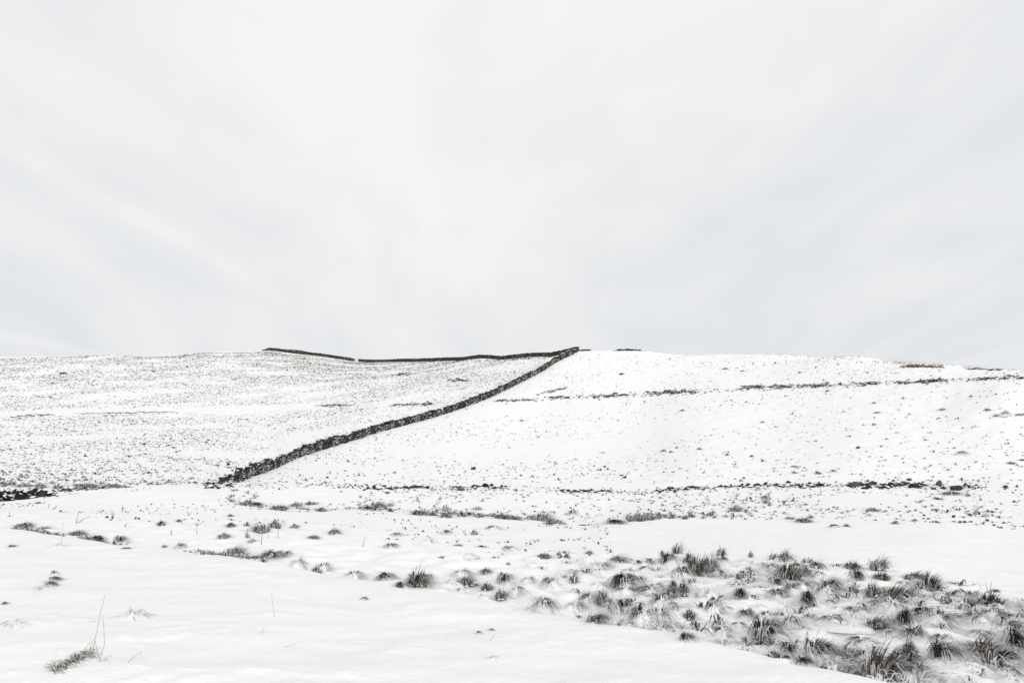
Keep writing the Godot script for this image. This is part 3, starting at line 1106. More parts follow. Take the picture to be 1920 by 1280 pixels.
func edges() -> void:
	turf_edge("broken dark turf edge just right of the wall", 930, 752, 1004, 750, 4, 0.5, 0.6)
	turf_edge("thin rising dark turf edge above the broken one, right of the wall", 1006, 739, 1062, 727, 3, 0.4, 0.6)
	turf_edge("small dark turf patches left of the first long bank", 1028, 745, 1070, 745, 4, 0.4, 0.7)
	turf_edge("grey-brown turf bank, first long one right of the wall", 1114, 744, 1180, 741, 6, 0.6, 0.7)
	turf_edge("tapering dark turf bank, thickest of the left three", 1216, 739, 1308, 733, 7, 0.5, 1.1)
	turf_edge("pale hatched turf bank left of a darker one", 1386, 728, 1436, 724, 6, 0.6, 0.8)
	turf_edge("dark turf bank in the middle of the upper line", 1440, 726, 1488, 724, 7, 0.5, 1.0)
	turf_edge("low turf bank right of the middle of the upper line", 1496, 724, 1564, 723, 6, 0.6, 0.9)
	turf_edge("short brown turf bank, fourth from the right", 1604, 721, 1652, 718, 6, 1.0, 0.9)
	turf_edge("faint dotted turf edge between two dark banks", 1676, 717, 1712, 718, 5, 0.5, 0.5)
	turf_edge("long black turf bank, most solid of the upper right", 1718, 716, 1778, 714, 7, 0.1, 1.6)
	turf_edge("dark turf bank second from the right edge", 1828, 712, 1868, 709, 6, 0.2, 1.2)
	turf_edge("brown turf bank close to the right edge", 1876, 708, 1904, 706, 5, 0.9, 0.9)
	turf_edge("dark turf bank cut by the right edge of the view", 1906, 709, 1960, 706, 6, 0.3, 1.0)
	turf_edge("long brown turf edge on the right skyline below tall stalks", 1690, 686, 1770, 688, 6, 1.0, 1.0)
	turf_edge("thin dark turf edge low on the right skyline", 1812, 691, 1880, 694, 4, 0.5, 0.8)
	turf_edge("dotted turf edge under the snowy track on the left hillside", 20, 781, 100, 778, 4, 0.3, 0.5)
	turf_edge("dotted turf edge under the middle of the snowy track", 140, 776, 330, 772, 3, 0.3, 0.4)
	turf_edge("dark turf edge left of the wall, longest of three", 590, 760, 662, 760, 4, 0.6, 0.6)
	turf_edge("short dark turf edge left of the wall, between its neighbours", 732, 760, 786, 759, 5, 0.6, 0.8)
	turf_edge("brown turf hump nearest the wall on its left", 790, 758, 812, 757, 6, 1.0, 1.0)
	turf_edge("small brown turf patch high between the ridge wall and climbing wall", 742, 703, 768, 702, 5, 1.0, 0.8)
	turf_edge("brown turf patches close under the ridge wall corner", 958, 674, 1036, 666, 5, 1.0, 0.5)
	turf_edge("brown turf patch on the left hillside near the climbing wall top", 840, 713, 880, 712, 5, 1.0, 0.8)

func tussocks() -> void:
	var g1 := "tussocks filling the hollow"
	plant("in the hollow's back row", g1, [
		["b", 1020, 1046, 24, 10], ["b", 1048, 1041, 9, 7], ["b", 1063, 1046, 13, 9], ["b", 1105, 1038, 14, 6], ["d", 1163, 1054, 28, 17, 1], ["f", 1125, 1064, 34, 11], ["g", 1195, 1060, 14, 11], ["f", 1213, 1058, 20, 8],
		["g", 1254, 1056, 32, 19], ["d", 1243, 1042, 10, 12], ["b", 1273, 1038, 19, 25, 1], ["d", 1293, 1057, 26, 22], ["d", 1331, 1069, 32, 30], ["d", 1353, 1041, 17, 17], ["g", 1350, 1052, 22, 9], ["b", 1408, 1044, 8, 13],
		["l", 1388, 1056, 26, 11], ["d", 1450, 1051, 15, 17], ["b", 1473, 1051, 28, 19], ["f", 1447, 1069, 32, 13], ["d", 1493, 1060, 12, 8], ["g", 1513, 1060, 21, 14], ["d", 1533, 1066, 25, 17, 1], ["d", 1598, 1065, 27, 13], ["d", 1651, 1067, 29, 25, 1]])
	plant("in the hollow's second row", g1, [
		["f", 1031, 1101, 28, 20], ["b", 1076, 1091, 18, 20], ["f", 1181, 1075, 18, 10], ["f", 1210, 1069, 25, 8], ["g", 1170, 1102, 52, 28], ["b", 1262, 1099, 16, 12], ["d", 1307, 1077, 38, 32], ["g", 1280, 1082, 32, 21],
		["f", 1345, 1079, 22, 11], ["d", 1385, 1090, 11, 17], ["f", 1390, 1101, 14, 8], ["d", 1478, 1084, 48, 30], ["d", 1505, 1077, 30, 17], ["f", 1537, 1083, 18, 14], ["g", 1453, 1098, 28, 16], ["g", 1482, 1109, 24, 16],
		["f", 1505, 1105, 26, 13], ["d", 1562, 1105, 36, 28, 1], ["g", 1605, 1088, 32, 20], ["d", 1653, 1087, 30, 15], ["d", 1721, 1087, 36, 17, 1], ["d", 1745, 1106, 37, 30, 1], ["f", 1548, 1110, 30, 15], ["l", 1830, 1099, 22, 9], ["d", 1868, 1109, 13, 6], ["f", 1230, 1104, 26, 11], ["l", 1120, 1098, 30, 9]])
	plant("in the hollow's third row", g1, [
		["f", 1018, 1146, 44, 27], ["f", 1078, 1142, 32, 15], ["f", 1103, 1128, 34, 16], ["d", 1131, 1132, 28, 26], ["f", 1146, 1146, 30, 17], ["g", 1170, 1143, 26, 21], ["f", 1173, 1115, 42, 15], ["f", 1215, 1113, 38, 15],
		["f", 1240, 1139, 38, 25], ["d", 1262, 1118, 22, 28], ["d", 1281, 1115, 22, 24], ["g", 1457, 1121, 34, 18], ["g", 1387, 1121, 38, 18], ["l", 1330, 1116, 26, 12], ["g", 1513, 1134, 42, 26], ["f", 1338, 1148, 30, 20],
		["f", 1363, 1142, 14, 6], ["d", 1637, 1117, 26, 26], ["b", 1687, 1123, 52, 27, 1], ["f", 1673, 1142, 62, 20], ["f", 1725, 1113, 42, 11], ["f", 1558, 1132, 18, 8], ["g", 1817, 1144, 22, 15], ["f", 1828, 1126, 28, 19], ["d", 1856, 1139, 46, 28], ["l", 1762, 1118, 24, 10], ["f", 1605, 1150, 36, 13], ["d", 1770, 1133, 10, 5], ["l", 1420, 1140, 30, 10], ["l", 1570, 1142, 30, 9]])
	plant("in the hollow's fourth row", g1, [
		["d", 1125, 1166, 38, 20, 1], ["f", 1201, 1171, 46, 36], ["f", 1233, 1171, 42, 36], ["l", 1263, 1178, 34, 16], ["f", 1180, 1172, 16, 8], ["d", 1161, 1172, 8, 5], ["d", 1293, 1159, 22, 19], ["g", 1400, 1158, 28, 17],
		["f", 1437, 1162, 32, 17], ["f", 1482, 1178, 38, 25], ["d", 1462, 1154, 16, 8], ["f", 1522, 1161, 24, 10], ["f", 1335, 1185, 20, 14], ["f", 1355, 1190, 32, 17], ["f", 1385, 1175, 24, 9], ["l", 1507, 1186, 40, 12], ["f", 1555, 1165, 28, 11],
		["b", 1650, 1179, 42, 26, 1], ["f", 1668, 1189, 42, 13], ["g", 1697, 1172, 48, 28], ["g", 1729, 1155, 38, 18], ["f", 1762, 1173, 48, 28], ["f", 1862, 1161, 38, 18], ["f", 1830, 1167, 40, 20], ["f", 1891, 1177, 44, 15, 1], ["g", 1912, 1161, 18, 12], ["l", 1600, 1176, 40, 10], ["f", 1790, 1158, 20, 8]])
	plant("in the hollow's nearest row", g1, [
		["g", 1437, 1201, 58, 40, 1], ["g", 1290, 1200, 28, 15, 1], ["d", 1427, 1208, 20, 10], ["g", 1480, 1227, 32, 23], ["g", 1530, 1240, 62, 44, 1], ["g", 1500, 1243, 36, 14], ["f", 1587, 1236, 42, 24], ["b", 1657, 1269, 68, 58, 1], ["f", 1627, 1250, 46, 32],
		["d", 1705, 1230, 28, 32], ["f", 1597, 1213, 18, 9], ["d", 1450, 1231, 24, 11], ["f", 1615, 1206, 42, 12], ["g", 1715, 1197, 36, 23], ["g", 1709, 1246, 32, 22], ["g", 1901, 1215, 54, 36], ["f", 1840, 1194, 38, 13],
		["b", 1844, 1219, 58, 22], ["f", 1768, 1203, 32, 15], ["g", 1776, 1236, 58, 34, 1], ["d", 1721, 1257, 32, 19], ["g", 1871, 1248, 68, 30, 1], ["f", 1889, 1263, 40, 16], ["l", 1815, 1253, 52, 20], ["d", 1697, 1258, 9, 5], ["l", 1900, 1284, 44, 26], ["l", 1560, 1222, 36, 12], ["l", 1755, 1278, 40, 14], ["g", 1975, 1240, 60, 34], ["f", 1960, 1190, 50, 26]])
	var g2 := "tussocks at the left end of the hollow"
	plant("at the hollow's left end", g2, [
		["f", 664, 1082, 38, 13], ["g", 721, 1088, 38, 17], ["g", 749, 1101, 30, 11], ["d", 782, 1098, 46, 40], ["g", 800, 1094, 32, 22], ["l", 843, 1097, 38, 15], ["f", 865, 1078, 36, 11], ["d", 876, 1097, 36, 28, 1], ["b", 911, 1074, 24, 13],
		["d", 913, 1105, 26, 17], ["b", 940, 1123, 28, 26], ["g", 946, 1095, 36, 24], ["f", 970, 1112, 32, 15], ["f", 863, 1110, 20, 9], ["l", 999, 1060, 16, 9], ["b", 953, 1058, 9, 5], ["f", 990, 1090, 26, 10], ["l", 905, 1120, 24, 8]])
	plant("along the snow bank's crest at left", "tussocks half buried along the bank crest", [
		["b", 47, 992, 36, 13, 1], ["b", 84, 997, 22, 10, 1], ["b", 146, 1005, 36, 16, 1], ["g", 183, 1016, 30, 15], ["g", 225, 1021, 27, 18], ["b", 512, 1053, 50, 16], ["d", 478, 1050, 22, 5], ["f", 557, 1065, 32, 20], ["d", 593, 1073, 23, 18], ["f", 607, 1075, 30, 17]], 0.5)
	plant("on the slope behind the bank at left", "tussocks on the left slope", [
		["d", 432, 968, 13, 6], ["d", 433, 986, 21, 9], ["b", 462, 986, 13, 10], ["d", 487, 997, 34, 22, -1], ["d", 515, 990, 26, 19], ["b", 552, 989, 19, 10], ["b", 420, 1008, 24, 13], ["b", 472, 1016, 17, 9], ["d", 447, 1039, 30, 24, 1], ["b", 587, 1009, 23, 8], ["b", 627, 1000, 25, 13],
		["d", 302, 984, 17, 12], ["d", 335, 978, 13, 7], ["f", 338, 1028, 22, 12], ["d", 308, 1025, 9, 6], ["b", 71, 944, 13, 5], ["g", 540, 1040, 14, 8], ["l", 372, 1040, 30, 10], ["b", 464, 1008, 9, 10]])
	plant("on the open snow in mid-slope", "small tussocks on the middle slope", [
		["f", 835, 1000, 22, 8], ["b", 889, 1002, 15, 13], ["f", 924, 992, 28, 8], ["f", 743, 1004, 23, 7], ["l", 804, 1018, 34, 15], ["g", 732, 1027, 27, 10], ["d", 859, 1023, 15, 5], ["f", 955, 1031, 26, 9], ["d", 828, 1045, 12, 4], ["l", 880, 1042, 26, 8], ["d", 903, 1025, 18, 4], ["l", 985, 1028, 18, 9]])
	plant("behind the middle snow ridge", "tussocks in a line behind the middle ridge", [
		["b", 435, 942, 13, 9, 1], ["b", 465, 949, 36, 14], ["g", 480, 951, 26, 10], ["b", 522, 957, 38, 14], ["b", 555, 951, 24, 11], ["d", 582, 948, 20, 10], ["d", 602, 960, 22, 9], ["g", 687, 958, 24, 9], ["b", 699, 950, 9, 11], ["b", 712, 955, 30, 18], ["g", 706, 960, 20, 7], ["d", 732, 961, 14, 9], ["b", 732, 950, 14, 7],
		["d", 787, 967, 34, 12], ["d", 811, 968, 20, 9], ["b", 834, 960, 17, 17], ["b", 836, 971, 26, 15], ["b", 865, 970, 18, 15], ["g", 879, 970, 18, 11], ["b", 899, 971, 20, 10], ["d", 942, 974, 32, 14], ["d", 966, 975, 28, 11], ["g", 992, 974, 20, 8], ["b", 1018, 977, 40, 24, 1], ["b", 1036, 985, 26, 20, 1], ["b", 894, 957, 20, 9], ["l", 758, 962, 20, 8],
		["g", 1073, 968, 20, 12], ["l", 1105, 978, 24, 14], ["g", 1150, 983, 42, 11], ["d", 1200, 978, 16, 9]], 0.6)
	plant("on the snowy shelf under the right-hand stones", "tussocks under the right-hand stones", [
		["d", 1284, 973, 13, 7], ["b", 1381, 958, 26, 16], ["b", 1435, 934, 18, 8], ["g", 1439, 945, 14, 6], ["b", 1480, 973, 16, 6], ["b", 1506, 979, 34, 12], ["g", 1563, 988, 18, 6], ["b", 1588, 987, 15, 6], ["l", 1536, 949, 24, 8], ["b", 1637, 958, 24, 8], ["l", 1676, 926, 14, 10], ["b", 1679, 982, 15, 7], ["d", 1760, 936, 16, 5], ["d", 1815, 930, 11, 6], ["d", 1887, 914, 10, 6], ["l", 1330, 950, 20, 7], ["l", 1600, 970, 26, 8], ["l", 1590, 924, 24, 6], ["b", 1785, 926, 34, 8]])
	plant("behind the fallen wall at the left edge", "tussocks behind the fallen wall", [
		["b", 2, 914, 22, 12], ["b", 21, 911, 14, 12], ["b", 46, 914, 30, 8], ["b", 76, 917, 22, 11], ["b", 108, 919, 20, 11], ["b", 158, 917, 36, 13], ["b", 172, 916, 24, 10], ["b", 210, 915, 32, 7], ["b", 219, 915, 16, 9], ["b", 238, 915, 16, 5], ["b", 190, 908, 10, 6], ["b", 280, 909, 14, 6]], 0.8)
	plant("on the open hillside right of the wall", "small clumps on the right hillside", [
		["d", 1312, 842, 10, 4], ["d", 1410, 856, 8, 5], ["d", 1360, 692, 11, 4], ["d", 1393, 696, 8, 3], ["d", 1500, 699, 7, 4], ["d", 1552, 734, 8, 5], ["d", 1640, 756, 8, 4], ["b", 1645, 774, 12, 4], ["b", 1768, 768, 13, 4], ["d", 1852, 769, 12, 5], ["d", 1912, 778, 14, 5], ["g", 1885, 778, 16, 8], ["d", 1868, 780, 9, 5], ["d", 1897, 869, 14, 6], ["d", 1917, 863, 12, 5], ["d", 1790, 840, 6, 3], ["g", 1800, 852, 20, 8], ["d", 1490, 875, 12, 4], ["d", 1535, 888, 12, 6], ["g", 1560, 886, 14, 7], ["d", 1490, 887, 9, 5], ["d", 1245, 846, 9, 6], ["d", 1258, 848, 7, 5], ["d", 1364, 853, 8, 5], ["d", 978, 789, 8, 4], ["d", 1050, 730, 9, 4], ["d", 1280, 770, 9, 4], ["d", 1430, 792, 8, 4]])
	# foreground
	plant("in the foreground snow", "snow-buried tufts in the foreground", [
		["l", 76, 1106, 30, 12, 1], ["g", 90, 1098, 24, 10, 1], ["g", 100, 1088, 22, 9, 1], ["g", 101, 1078, 14, 10, 1], ["d", 86, 1106, 8, 5], ["l", 22, 1172, 54, 14], ["d", 12, 1168, 8, 4], ["d", 30, 1171, 7, 4], ["d", 8, 1132, 12, 6], ["l", 250, 1156, 64, 17], ["d", 240, 1158, 9, 5], ["g", 895, 1188, 14, 6], ["g", 919, 1182, 12, 5], ["g", 681, 1124, 14, 7], ["l", 924, 1236, 26, 8], ["l", 110, 1025, 32, 9], ["d", 22, 1024, 14, 5], ["l", 172, 1168, 14, 6], ["d", 236, 1028, 16, 4], ["l", 1250, 1176, 8, 3]])
	# the strawy clump with tall bent stems, lower left
	var p := at(140, 1246)
	var s := -p.z / FOCAL
	var o := thing("straw_clump", p)
	tag(o, "straw-coloured grass clump with tall bent stems, lower left foreground", "grass clump")
	var dead := MB.new()
	var pale := MB.new()
	var inside := func(wide: float) -> Vector3:
		var t := rng.randf()
		var k := rng.randfn() * wide
		return at(lerpf(98, 176, t) + k * 0.5, lerpf(1257, 1222, t) + k) - p
	for i in 330:
		var q: Vector3 = inside.call(4.6)
		var an := rng.randf() * TAU
		if rng.randf() < 0.6: an = rng.randf_range(-0.6, 0.6) + (PI if rng.randf() < 0.5 else 0.0)
		var c := Color(0.028, 0.026, 0.024).lerp(Color(0.3, 0.265, 0.22), rng.randf() * rng.randf())
		dead.blade(q - Vector3(0, 0.005, 0), Vector3(cos(an), 0, sin(an)), rng.randf_range(5, 26) * s, rng.randf_range(1.5, 7) * s, rng.randf_range(2.5, 14), rng.randf_range(-4, 4) * s, rng.randf_range(0.8, 1.7) * s, 6, c)
	for i in 70:
		var q: Vector3 = inside.call(6.5)
		var an := rng.randf() * TAU
		pale.blade(q, Vector3(cos(an), 0, sin(an)), rng.randf_range(12, 34) * s, rng.randf_range(3, 10) * s, rng.randf_range(2, 9), rng.randf_range(-6, 6) * s, rng.randf_range(1.0, 2.2) * s, 6, Color(0.58, 0.56, 0.52) * rng.randf_range(0.6, 1.5))
	part("blades", dead.mesh(), mats.blades, o)
	part("pale_blades", pale.mesh(), mats.blades, o)
	var heap := MB.new()
	for i in 30:
		var q: Vector3 = inside.call(6.0)
		lump_of_snow(heap, q, rng.randf_range(2, 6) * s, rng.randf_range(1, 2.5) * s, rng)
	part("snow", heap.mesh(), mats.cap, o)
	for st in [[24, 8, 30, 42, 35, 62, 42, 98, 50, 128], [12, 4, 22, 24, 30, 42], [36, 2, 42, 22, 46, 34, 45, 62, 43, 90], [36, 8, 33, 20, 27, 44, 17, 36, 5, 22], [40, 0, 30, 16, 12, 24], [44, 6, 58, 14], [40, 4, 54, 5]]:
		var pts := []
		for i in range(0, st.size(), 2): pts.append(Vector3(st[i] * s, st[i + 1] * s, -st[0] * s * 0.5))
		var mb := MB.new()
		tube(mb, pts, 0.62 * s, 0.35 * s, Color(0.34, 0.31, 0.25))
		part("stem", mb.mesh(), mats.blades, o)

func stalks() -> void:
	var straw := Color(0.16, 0.135, 0.10)
	var dark := Color(0.04, 0.034, 0.03)
	stalk("bent_straw", "single straw bent into a sharp angle on the foreground snow", "straw", 233, 1243, [[0, 0, 16, 11, 30, 22, 31, 9]], 0.5, straw)
	stalk("grass_stalk", "fine pale stalk rising alone from the middle of the bank", "stalk", 515, 1157, [[0, 0, -2, 12, -5, 28, -7, 48]], 0.4, straw)
	stalk("grass_stalk", "pair of faint crossed straws low on the bank", "stalk", 484, 1187, [[0, 0, 8, 6, 11, 9], [6, -1, 10, 8]], 0.35, straw)
	stalk("grass_stalk", "small fallen twig on the bank left of the crossed straws", "stalk", 413, 1169, [[0, 0, 7, -3, 15, -7]], 0.4, straw)
	stalk("grass_stalk", "long faint straw lying flat near the lower bank", "stalk", 528, 1213, [[0, 0, 16, 5, 36, 9]], 0.3, straw)
	stalk("grass_stalk", "leaning faint stalk on the bank near centre", "stalk", 916, 1202, [[0, 0, 8, 9, 18, 18]], 0.35, straw)
	stalk("grass_stalk", "tall hair-thin stalk above the bank crest at left", "stalk", 113, 1020, [[0, 0, 3, 16, 4, 40]], 0.4, straw)
	stalk("grass_stalk", "short upright stalk near the left edge beyond the bank", "stalk", 16, 968, [[0, 0, 1, 9], [-9, 0, 8, 2]], 0.6, dark)
	stalk("grass_stalk", "dark stick leaning right on the left slope", "stalk", 98, 955, [[0, 0, 8, 7]], 1.0, dark)
	stalk("grass_stalk", "slim stalk left of the dark leaning stick", "stalk", 89, 953, [[0, 0, 2, 10]], 0.6, dark)
	stalk("grass_stalk", "wiry stalk with a row of seed heads to its right", "stalk", 142, 980, [[0, 0, 2, 12, 5, 22], [2, 1, 12, 6, 26, 12], [10, 4, 11, 7]], 0.6, dark)
	stalk("grass_stalk", "dark forked stalk on the left slope", "stalk", 208, 975, [[0, 0, 3, 8, 6, 14], [-4, 1, 4, 3], [2, 4, 0, 8]], 0.9, Color(0.06, 0.03, 0.025))
	stalk("grass_stalk", "thin upright stalk right of the dark forked one", "stalk", 229, 960, [[0, 0, 0, 14], [-2, 5, 2, 7]], 0.6, dark)
	stalk("grass_stalk", "small stalk curled over like a hook", "stalk", 233, 988, [[0, 0, 2, 6, 8, 7]], 0.8, dark)
	stalk("grass_stalk", "stubby dark stalk left of the umbrella-shaped one", "stalk", 320, 1003, [[0, 0, 1, 9]], 1.1, dark)
	stalk("grass_stalk", "v-shaped pair of stalks on the hump", "stalk", 353, 966, [[0, 0, -3, 9], [0, 0, 5, 7]], 0.7, dark)
	stalk("umbel_stalk", "umbrella-topped dead stalk on the left slope", "stalk", 369, 1000, [[0, 0, -1, 8, 0, 17], [0, 16, -7, 20], [0, 16, -3, 23], [0, 16, 4, 23], [0, 16, 9, 20]], 0.6, Color(0.10, 0.075, 0.055))
	stalk("grass_stalk", "upright dark stalk, tallest of three left of the stick", "stalk", 490, 1020, [[0, 0, 0, 8, 1, 17]], 0.8, dark)
	stalk("grass_stalk", "branching stalk below the dark tussock group", "stalk", 460, 1008, [[0, 0, 2, 9, 4, 17], [2, 7, 5, 11], [1, 4, -1, 8]], 0.8, dark)
	stalk("grass_stalk", "short faint stalk between two taller ones", "stalk", 502, 1009, [[0, 0, 0, 10]], 0.5, straw)
	stalk("grass_stalk", "brown stalk under the right dark tussock of the slope", "stalk", 521, 1008, [[0, 0, 0, 17]], 0.7, Color(0.10, 0.06, 0.045))
	stalk("leaning_stick", "pale stick leaning right in mid-slope snow", "stick", 680, 1025, [[0, 0, 4, 19]], 1.0, Color(0.3, 0.29, 0.27))
	# rushes on the right skyline
	for spec in [["tall thin brown stalks along the right skyline", 1636, 1772, 678, 689, 110, 11.0], ["sparse thin stalks at the far right of the skyline", 1806, 1836, 689, 691, 22, 8.0]]:
		var mid := at((spec[1] + spec[2]) * 0.5, (spec[3] + spec[4]) * 0.5 + 1.0)
		var o := thing("skyline_stalks", mid)
		tag(o, spec[0], "stalks", "", "stuff")
		var mb := MB.new()
		for i in spec[5]:
			var t := rng.randf()
			var hump := 1.0 - pow(absf(t * 2.0 - 1.2), 2.0) * 0.5
			var q := at(lerpf(spec[1], spec[2], t), lerpf(spec[3], spec[4], t) + rng.randf() * 2.0)
			var s := -q.z / FOCAL
			var an := rng.randf() * TAU
			mb.blade(q - mid, Vector3(cos(an), 0, sin(an)), rng.randf_range(0.3, 2.5) * s, spec[6] * hump * rng.randf_range(0.4, 1.1) * s, rng.randf_range(0.1, 0.8), 0.0, 0.6 * s, 4, Color(0.2, 0.14, 0.095) * rng.randf_range(0.7, 1.4))
		part("stems", mb.mesh(), mats.blades, o)

func ground_cover() -> void:
	var dk := [Color(0.03, 0.028, 0.025), Color(0.05, 0.045, 0.038), Color(0.075, 0.06, 0.046)]
	var br := [Color(0.09, 0.066, 0.05), Color(0.14, 0.105, 0.078), Color(0.065, 0.053, 0.045)]
	var gy := [Color(0.08, 0.072, 0.064), Color(0.3, 0.28, 0.26), Color(0.5, 0.485, 0.47), Color(0.8, 0.8, 0.8), Color(0.88, 0.88, 0.89)]
	var tips_dark := streaks(12, dk, 1)
	var tips_warm := streaks(12, [Color(0.042, 0.035, 0.029), Color(0.075, 0.06, 0.048), Color(0.11, 0.088, 0.07)], 7)
	var tips_brown := streaks(12, br, 2)
	var tips_grey := streaks(9, [Color(0.19, 0.155, 0.13), Color(0.28, 0.24, 0.21), Color(0.125, 0.098, 0.08)], 9)
	var frosty := clump(12, gy, 0.04, 4, 24, 3, 0.15)
	var frosty_white := clump(14, [Color(0.9, 0.9, 0.91), Color(0.88, 0.88, 0.89), Color(0.92, 0.92, 0.92)], 0.05, 6, 30, 4, 0.06)
	var where := FastNoiseLite.new()
	where.seed = 91
	where.frequency = 0.035
	where.fractal_octaves = 3
	var crest := line([[-200, 0, 380], [0, 0, 400], [430, 0, 440], [500, 0, 480], [600, 0, 465], [770, 0, 400], [900, 0, 310], [1000, 0, 248], [1095, 0, 205]])
	# the field left of the wall: thick with grass tips
	var a := []
	var b := []
	var c := []
	var tries := 0
	while a.size() + b.size() + c.size() < 62000 and tries < 420000:
		tries += 1
		var d := sqrt(lerpf(56.0 * 56.0, 470.0 * 470.0, rng.randf()))
		var u := rng.randf_range(-160, 1090)
		if d > line_at(wall_line, maxf(u, 396.0)).y - 1.0 and u > 396.0 and u < 1088.0:
			pass
		elif u > 396.0: continue
		if d > line_at(crest, u).y * 0.93: continue
		var e := elevation(u, d)
		if u < 620.0 and absf(e - lerpf(777.0, 763.0, clampf(u / 560.0, 0, 1))) < 5.5 and rng.randf() < 0.96: continue
		var x := (u - MIDDLE) / FOCAL * d
		if where.get_noise_2d(x * 0.9, -d * 1.15) + 0.12 * smoothstep(450.0, 900.0, u) * smoothstep(150.0, 190.0, d) + rng.randf_range(-0.42, 0.42) < -0.1: continue
		var w := rng.randf_range(0.13, 0.38) * (1.0 + 0.9 * smoothstep(120.0, 400.0, d))
		if rng.randf() < 0.07: w *= 2.0
		var t := strewn(spot(x, -d), w * 1.25, w * rng.randf_range(0.22, 0.55) / (1.0 + 0.5 * smoothstep(120.0, 400.0, d)))
		if rng.randf() < 0.55: c.append(t)
		elif rng.randf() < 0.4 + 0.35 * smoothstep(500.0, 900.0, u) * smoothstep(150.0, 200.0, d): b.append(t)
		else: a.append(t)
	scatter("grass_tips", "dark grass tips poking through snow all over the field left of the wall", "grass", tips_warm, mats.blades, a)
	scatter("brown_grass_tips", "brown grass tips poking through snow on the upper left field", "grass", tips_brown, mats.blades, b)
	scatter("grey_grass_tips", "half-buried grey grass tips all over the field left of the wall", "grass", tips_grey, mats.blades, c)
	# the field right of the wall: thinner
	a = []
	b = []
	tries = 0
	while a.size() + b.size() < 7000 and tries < 60000:
		tries += 1
		var d := sqrt(lerpf(60.0 * 60.0, 200.0 * 200.0, rng.randf()))
		var u := rng.randf_range(430, 2150)
		if u < 1088.0 and d > line_at(wall_line, u).y - 2.5: continue
		var x := (u - MIDDLE) / FOCAL * d
		var thick := where.get_noise_2d(x + 500.0, -d) + 0.25 * smoothstep(1100.0, 1900.0, u) - 0.2
		if thick + rng.randf_range(-0.5, 0.5) < -0.06: continue
		var w := rng.randf_range(0.13, 0.36)
		if rng.randf() < 0.09: w *= 1.9
		(a if rng.randf() < 0.5 else b).append(strewn(spot(x, -d), w * 1.25, w * rng.randf_range(0.2, 0.6)))
	for tr in [[[930, 752], [1300, 736], 170], [[1300, 736], [1500, 725], 90], [[1500, 725], [1930, 707], 200], [[615, 912], [1040, 917], 150], [[1040, 922], [1240, 922], 110], [[1240, 921], [1440, 911], 110], [[1440, 911], [1850, 913], 190]]:
		for i in tr[2]:
			var t := rng.randf()
			var p := at(lerpf(tr[0][0], tr[1][0], t), lerpf(tr[0][1], tr[1][1], t) + rng.randfn() * 2.2)
			var s := -p.z / FOCAL
			var w := rng.randf_range(2.5, 9.0) * s
			a.append(strewn(p, w, w * rng.randf_range(0.25, 0.5)))
	scatter("grass_tips", "sparse dark grass tips poking through snow on the field right of the wall", "grass", tips_dark, mats.blades, a)
	scatter("grey_grass_tips", "half-buried grey grass tips on the field right of the wall", "grass", tips_grey, mats.blades, b)
	# below the stones and on the middle slope
	a = []
	b = []
	for i in 1700:
		var u := rng.randf_range(430, 2000)
		var r := line_at(ridge2, u)
		var d := rng.randf_range(r.y + 1.0, 63.0)
		var x := (u - MIDDLE) / FOCAL * d
		if where.get_noise_2d(x * 2.5, -d * 2.5) < -0.1: continue
		var w := rng.randf_range(0.07, 0.27)
		(a if rng.randf() < 0.3 else b).append(strewn(spot(x, -d), w * 1.3, w * rng.randf_range(0.3, 0.8)))
	for i in 1300:   # middle slope between the bank and the middle ridge
		var u := rng.randf_range(-100, 1150)
		var r := line_at(ridge2, u)
		var f := line_at(floor_line, u)
		var d := rng.randf_range(f.y, r.y)
		var x := (u - MIDDLE) / FOCAL * d
		if where.get_noise_2d(x * 4.0, -d * 4.0) < 0.03: continue
		var w := rng.randf_range(0.04, 0.15)
		(a if rng.randf() < 0.6 else b).append(strewn(spot(x, -d), w * 1.3, w * rng.randf_range(0.3, 0.9)))
	var fuzz := []
	for i in 1200:
		var u := rng.randf_range(420, 1240)
		if i % 3 == 0: u = rng.randf_range(1180, 1940)
		var r := line_at(ridge2, u)
		var d := r.y + 0.8 + absf(rng.randfn()) * (3.6 if u < 1240.0 else 7.0)
		var x := (u - MIDDLE) / FOCAL * d
		if where.get_noise_2d(x * 3.0 + 90.0, -d * 1.2) < (0.12 if u < 1150.0 else 0.18): continue
		var w := rng.randf_range(0.2, 0.7)
		fuzz.append(stand(spot(x, -d), w, w * rng.randf_range(0.2, 0.55)))
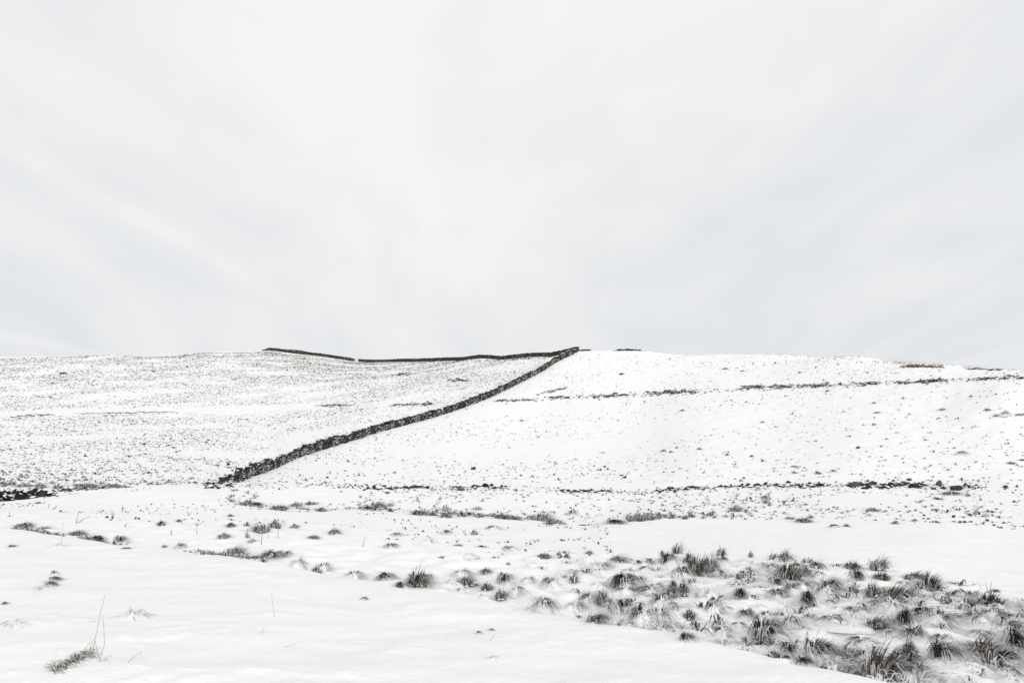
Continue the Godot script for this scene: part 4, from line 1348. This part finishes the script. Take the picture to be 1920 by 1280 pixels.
	for i in 1500:
		var u := rng.randf_range(420, 1900)
		var r := line_at(ridge2, u)
		var d := lerpf(r.y + 2.0, 62.0, rng.randf())
		var x := (u - MIDDLE) / FOCAL * d
		if where.get_noise_2d(x * 2.0 + 30.0, -d * 2.0) < 0.06: continue
		var w := rng.randf_range(0.12, 0.45)
		fuzz.append(stand(spot(x, -d), w, w * rng.randf_range(0.12, 0.4)))
	for i in 500:
		var u := rng.randf_range(20, 640)
		var r := line_at(bank, u)
		var d := r.y + 0.3 + absf(rng.randfn()) * 0.9
		var x := (u - MIDDLE) / FOCAL * d
		if where.get_noise_2d(x * 6.0 + 90.0, -d * 3.0) < 0.22: continue
		var w := rng.randf_range(0.1, 0.3)
		fuzz.append(stand(spot(x, -d), w, w * rng.randf_range(0.2, 0.6)))
	scatter("stubble", "faint brown half-buried stubble in bands behind the snow ridges", "grass", clump(26, [Color(0.16, 0.125, 0.1), Color(0.3, 0.25, 0.2), Color(0.08, 0.065, 0.055), Color(0.7, 0.7, 0.7)], 0.045, 2, 16, 12), mats.blades, fuzz)
	scatter("grass_tips", "dark grass tips scattered over the middle slope and field foot", "grass", tips_dark, mats.blades, a)
	scatter("brown_grass_tips", "brown grass tips scattered over the middle slope and field foot", "grass", tips_brown, mats.blades, b)
	# frosted grass matting the hollow between the tussocks
	a = []
	b = []
	for i in 3000:
		var u := rng.randf_range(620, 2150)
		var near := line_at(bank, u)
		var far := line_at(far_edge, u)
		var t := rng.randf()
		var d := lerpf(near.y + 0.7, far.y, t)
		var keep := smoothstep(860.0, 1300.0, u) * (1.0 - 0.75 * smoothstep(0.6, 1.0, t)) * 0.62
		var x := (u - MIDDLE) / FOCAL * d
		if rng.randf() > keep * (0.6 + 1.3 * where.get_noise_2d(x * 8.0, -d * 8.0)): continue
		var w := rng.randf_range(0.28, 0.85)
		(a if rng.randf() < 0.5 else b).append(stand(spot(x, -d), w, w * rng.randf_range(0.07, 0.24)))
	scatter("frosted_grass", "grey frosted grass matted between the tussocks of the hollow", "grass", frosty, mats.frost, a)
	scatter("frosted_grass", "white snow-coated grass matted between the tussocks of the hollow", "grass", frosty_white, mats.frost, b)
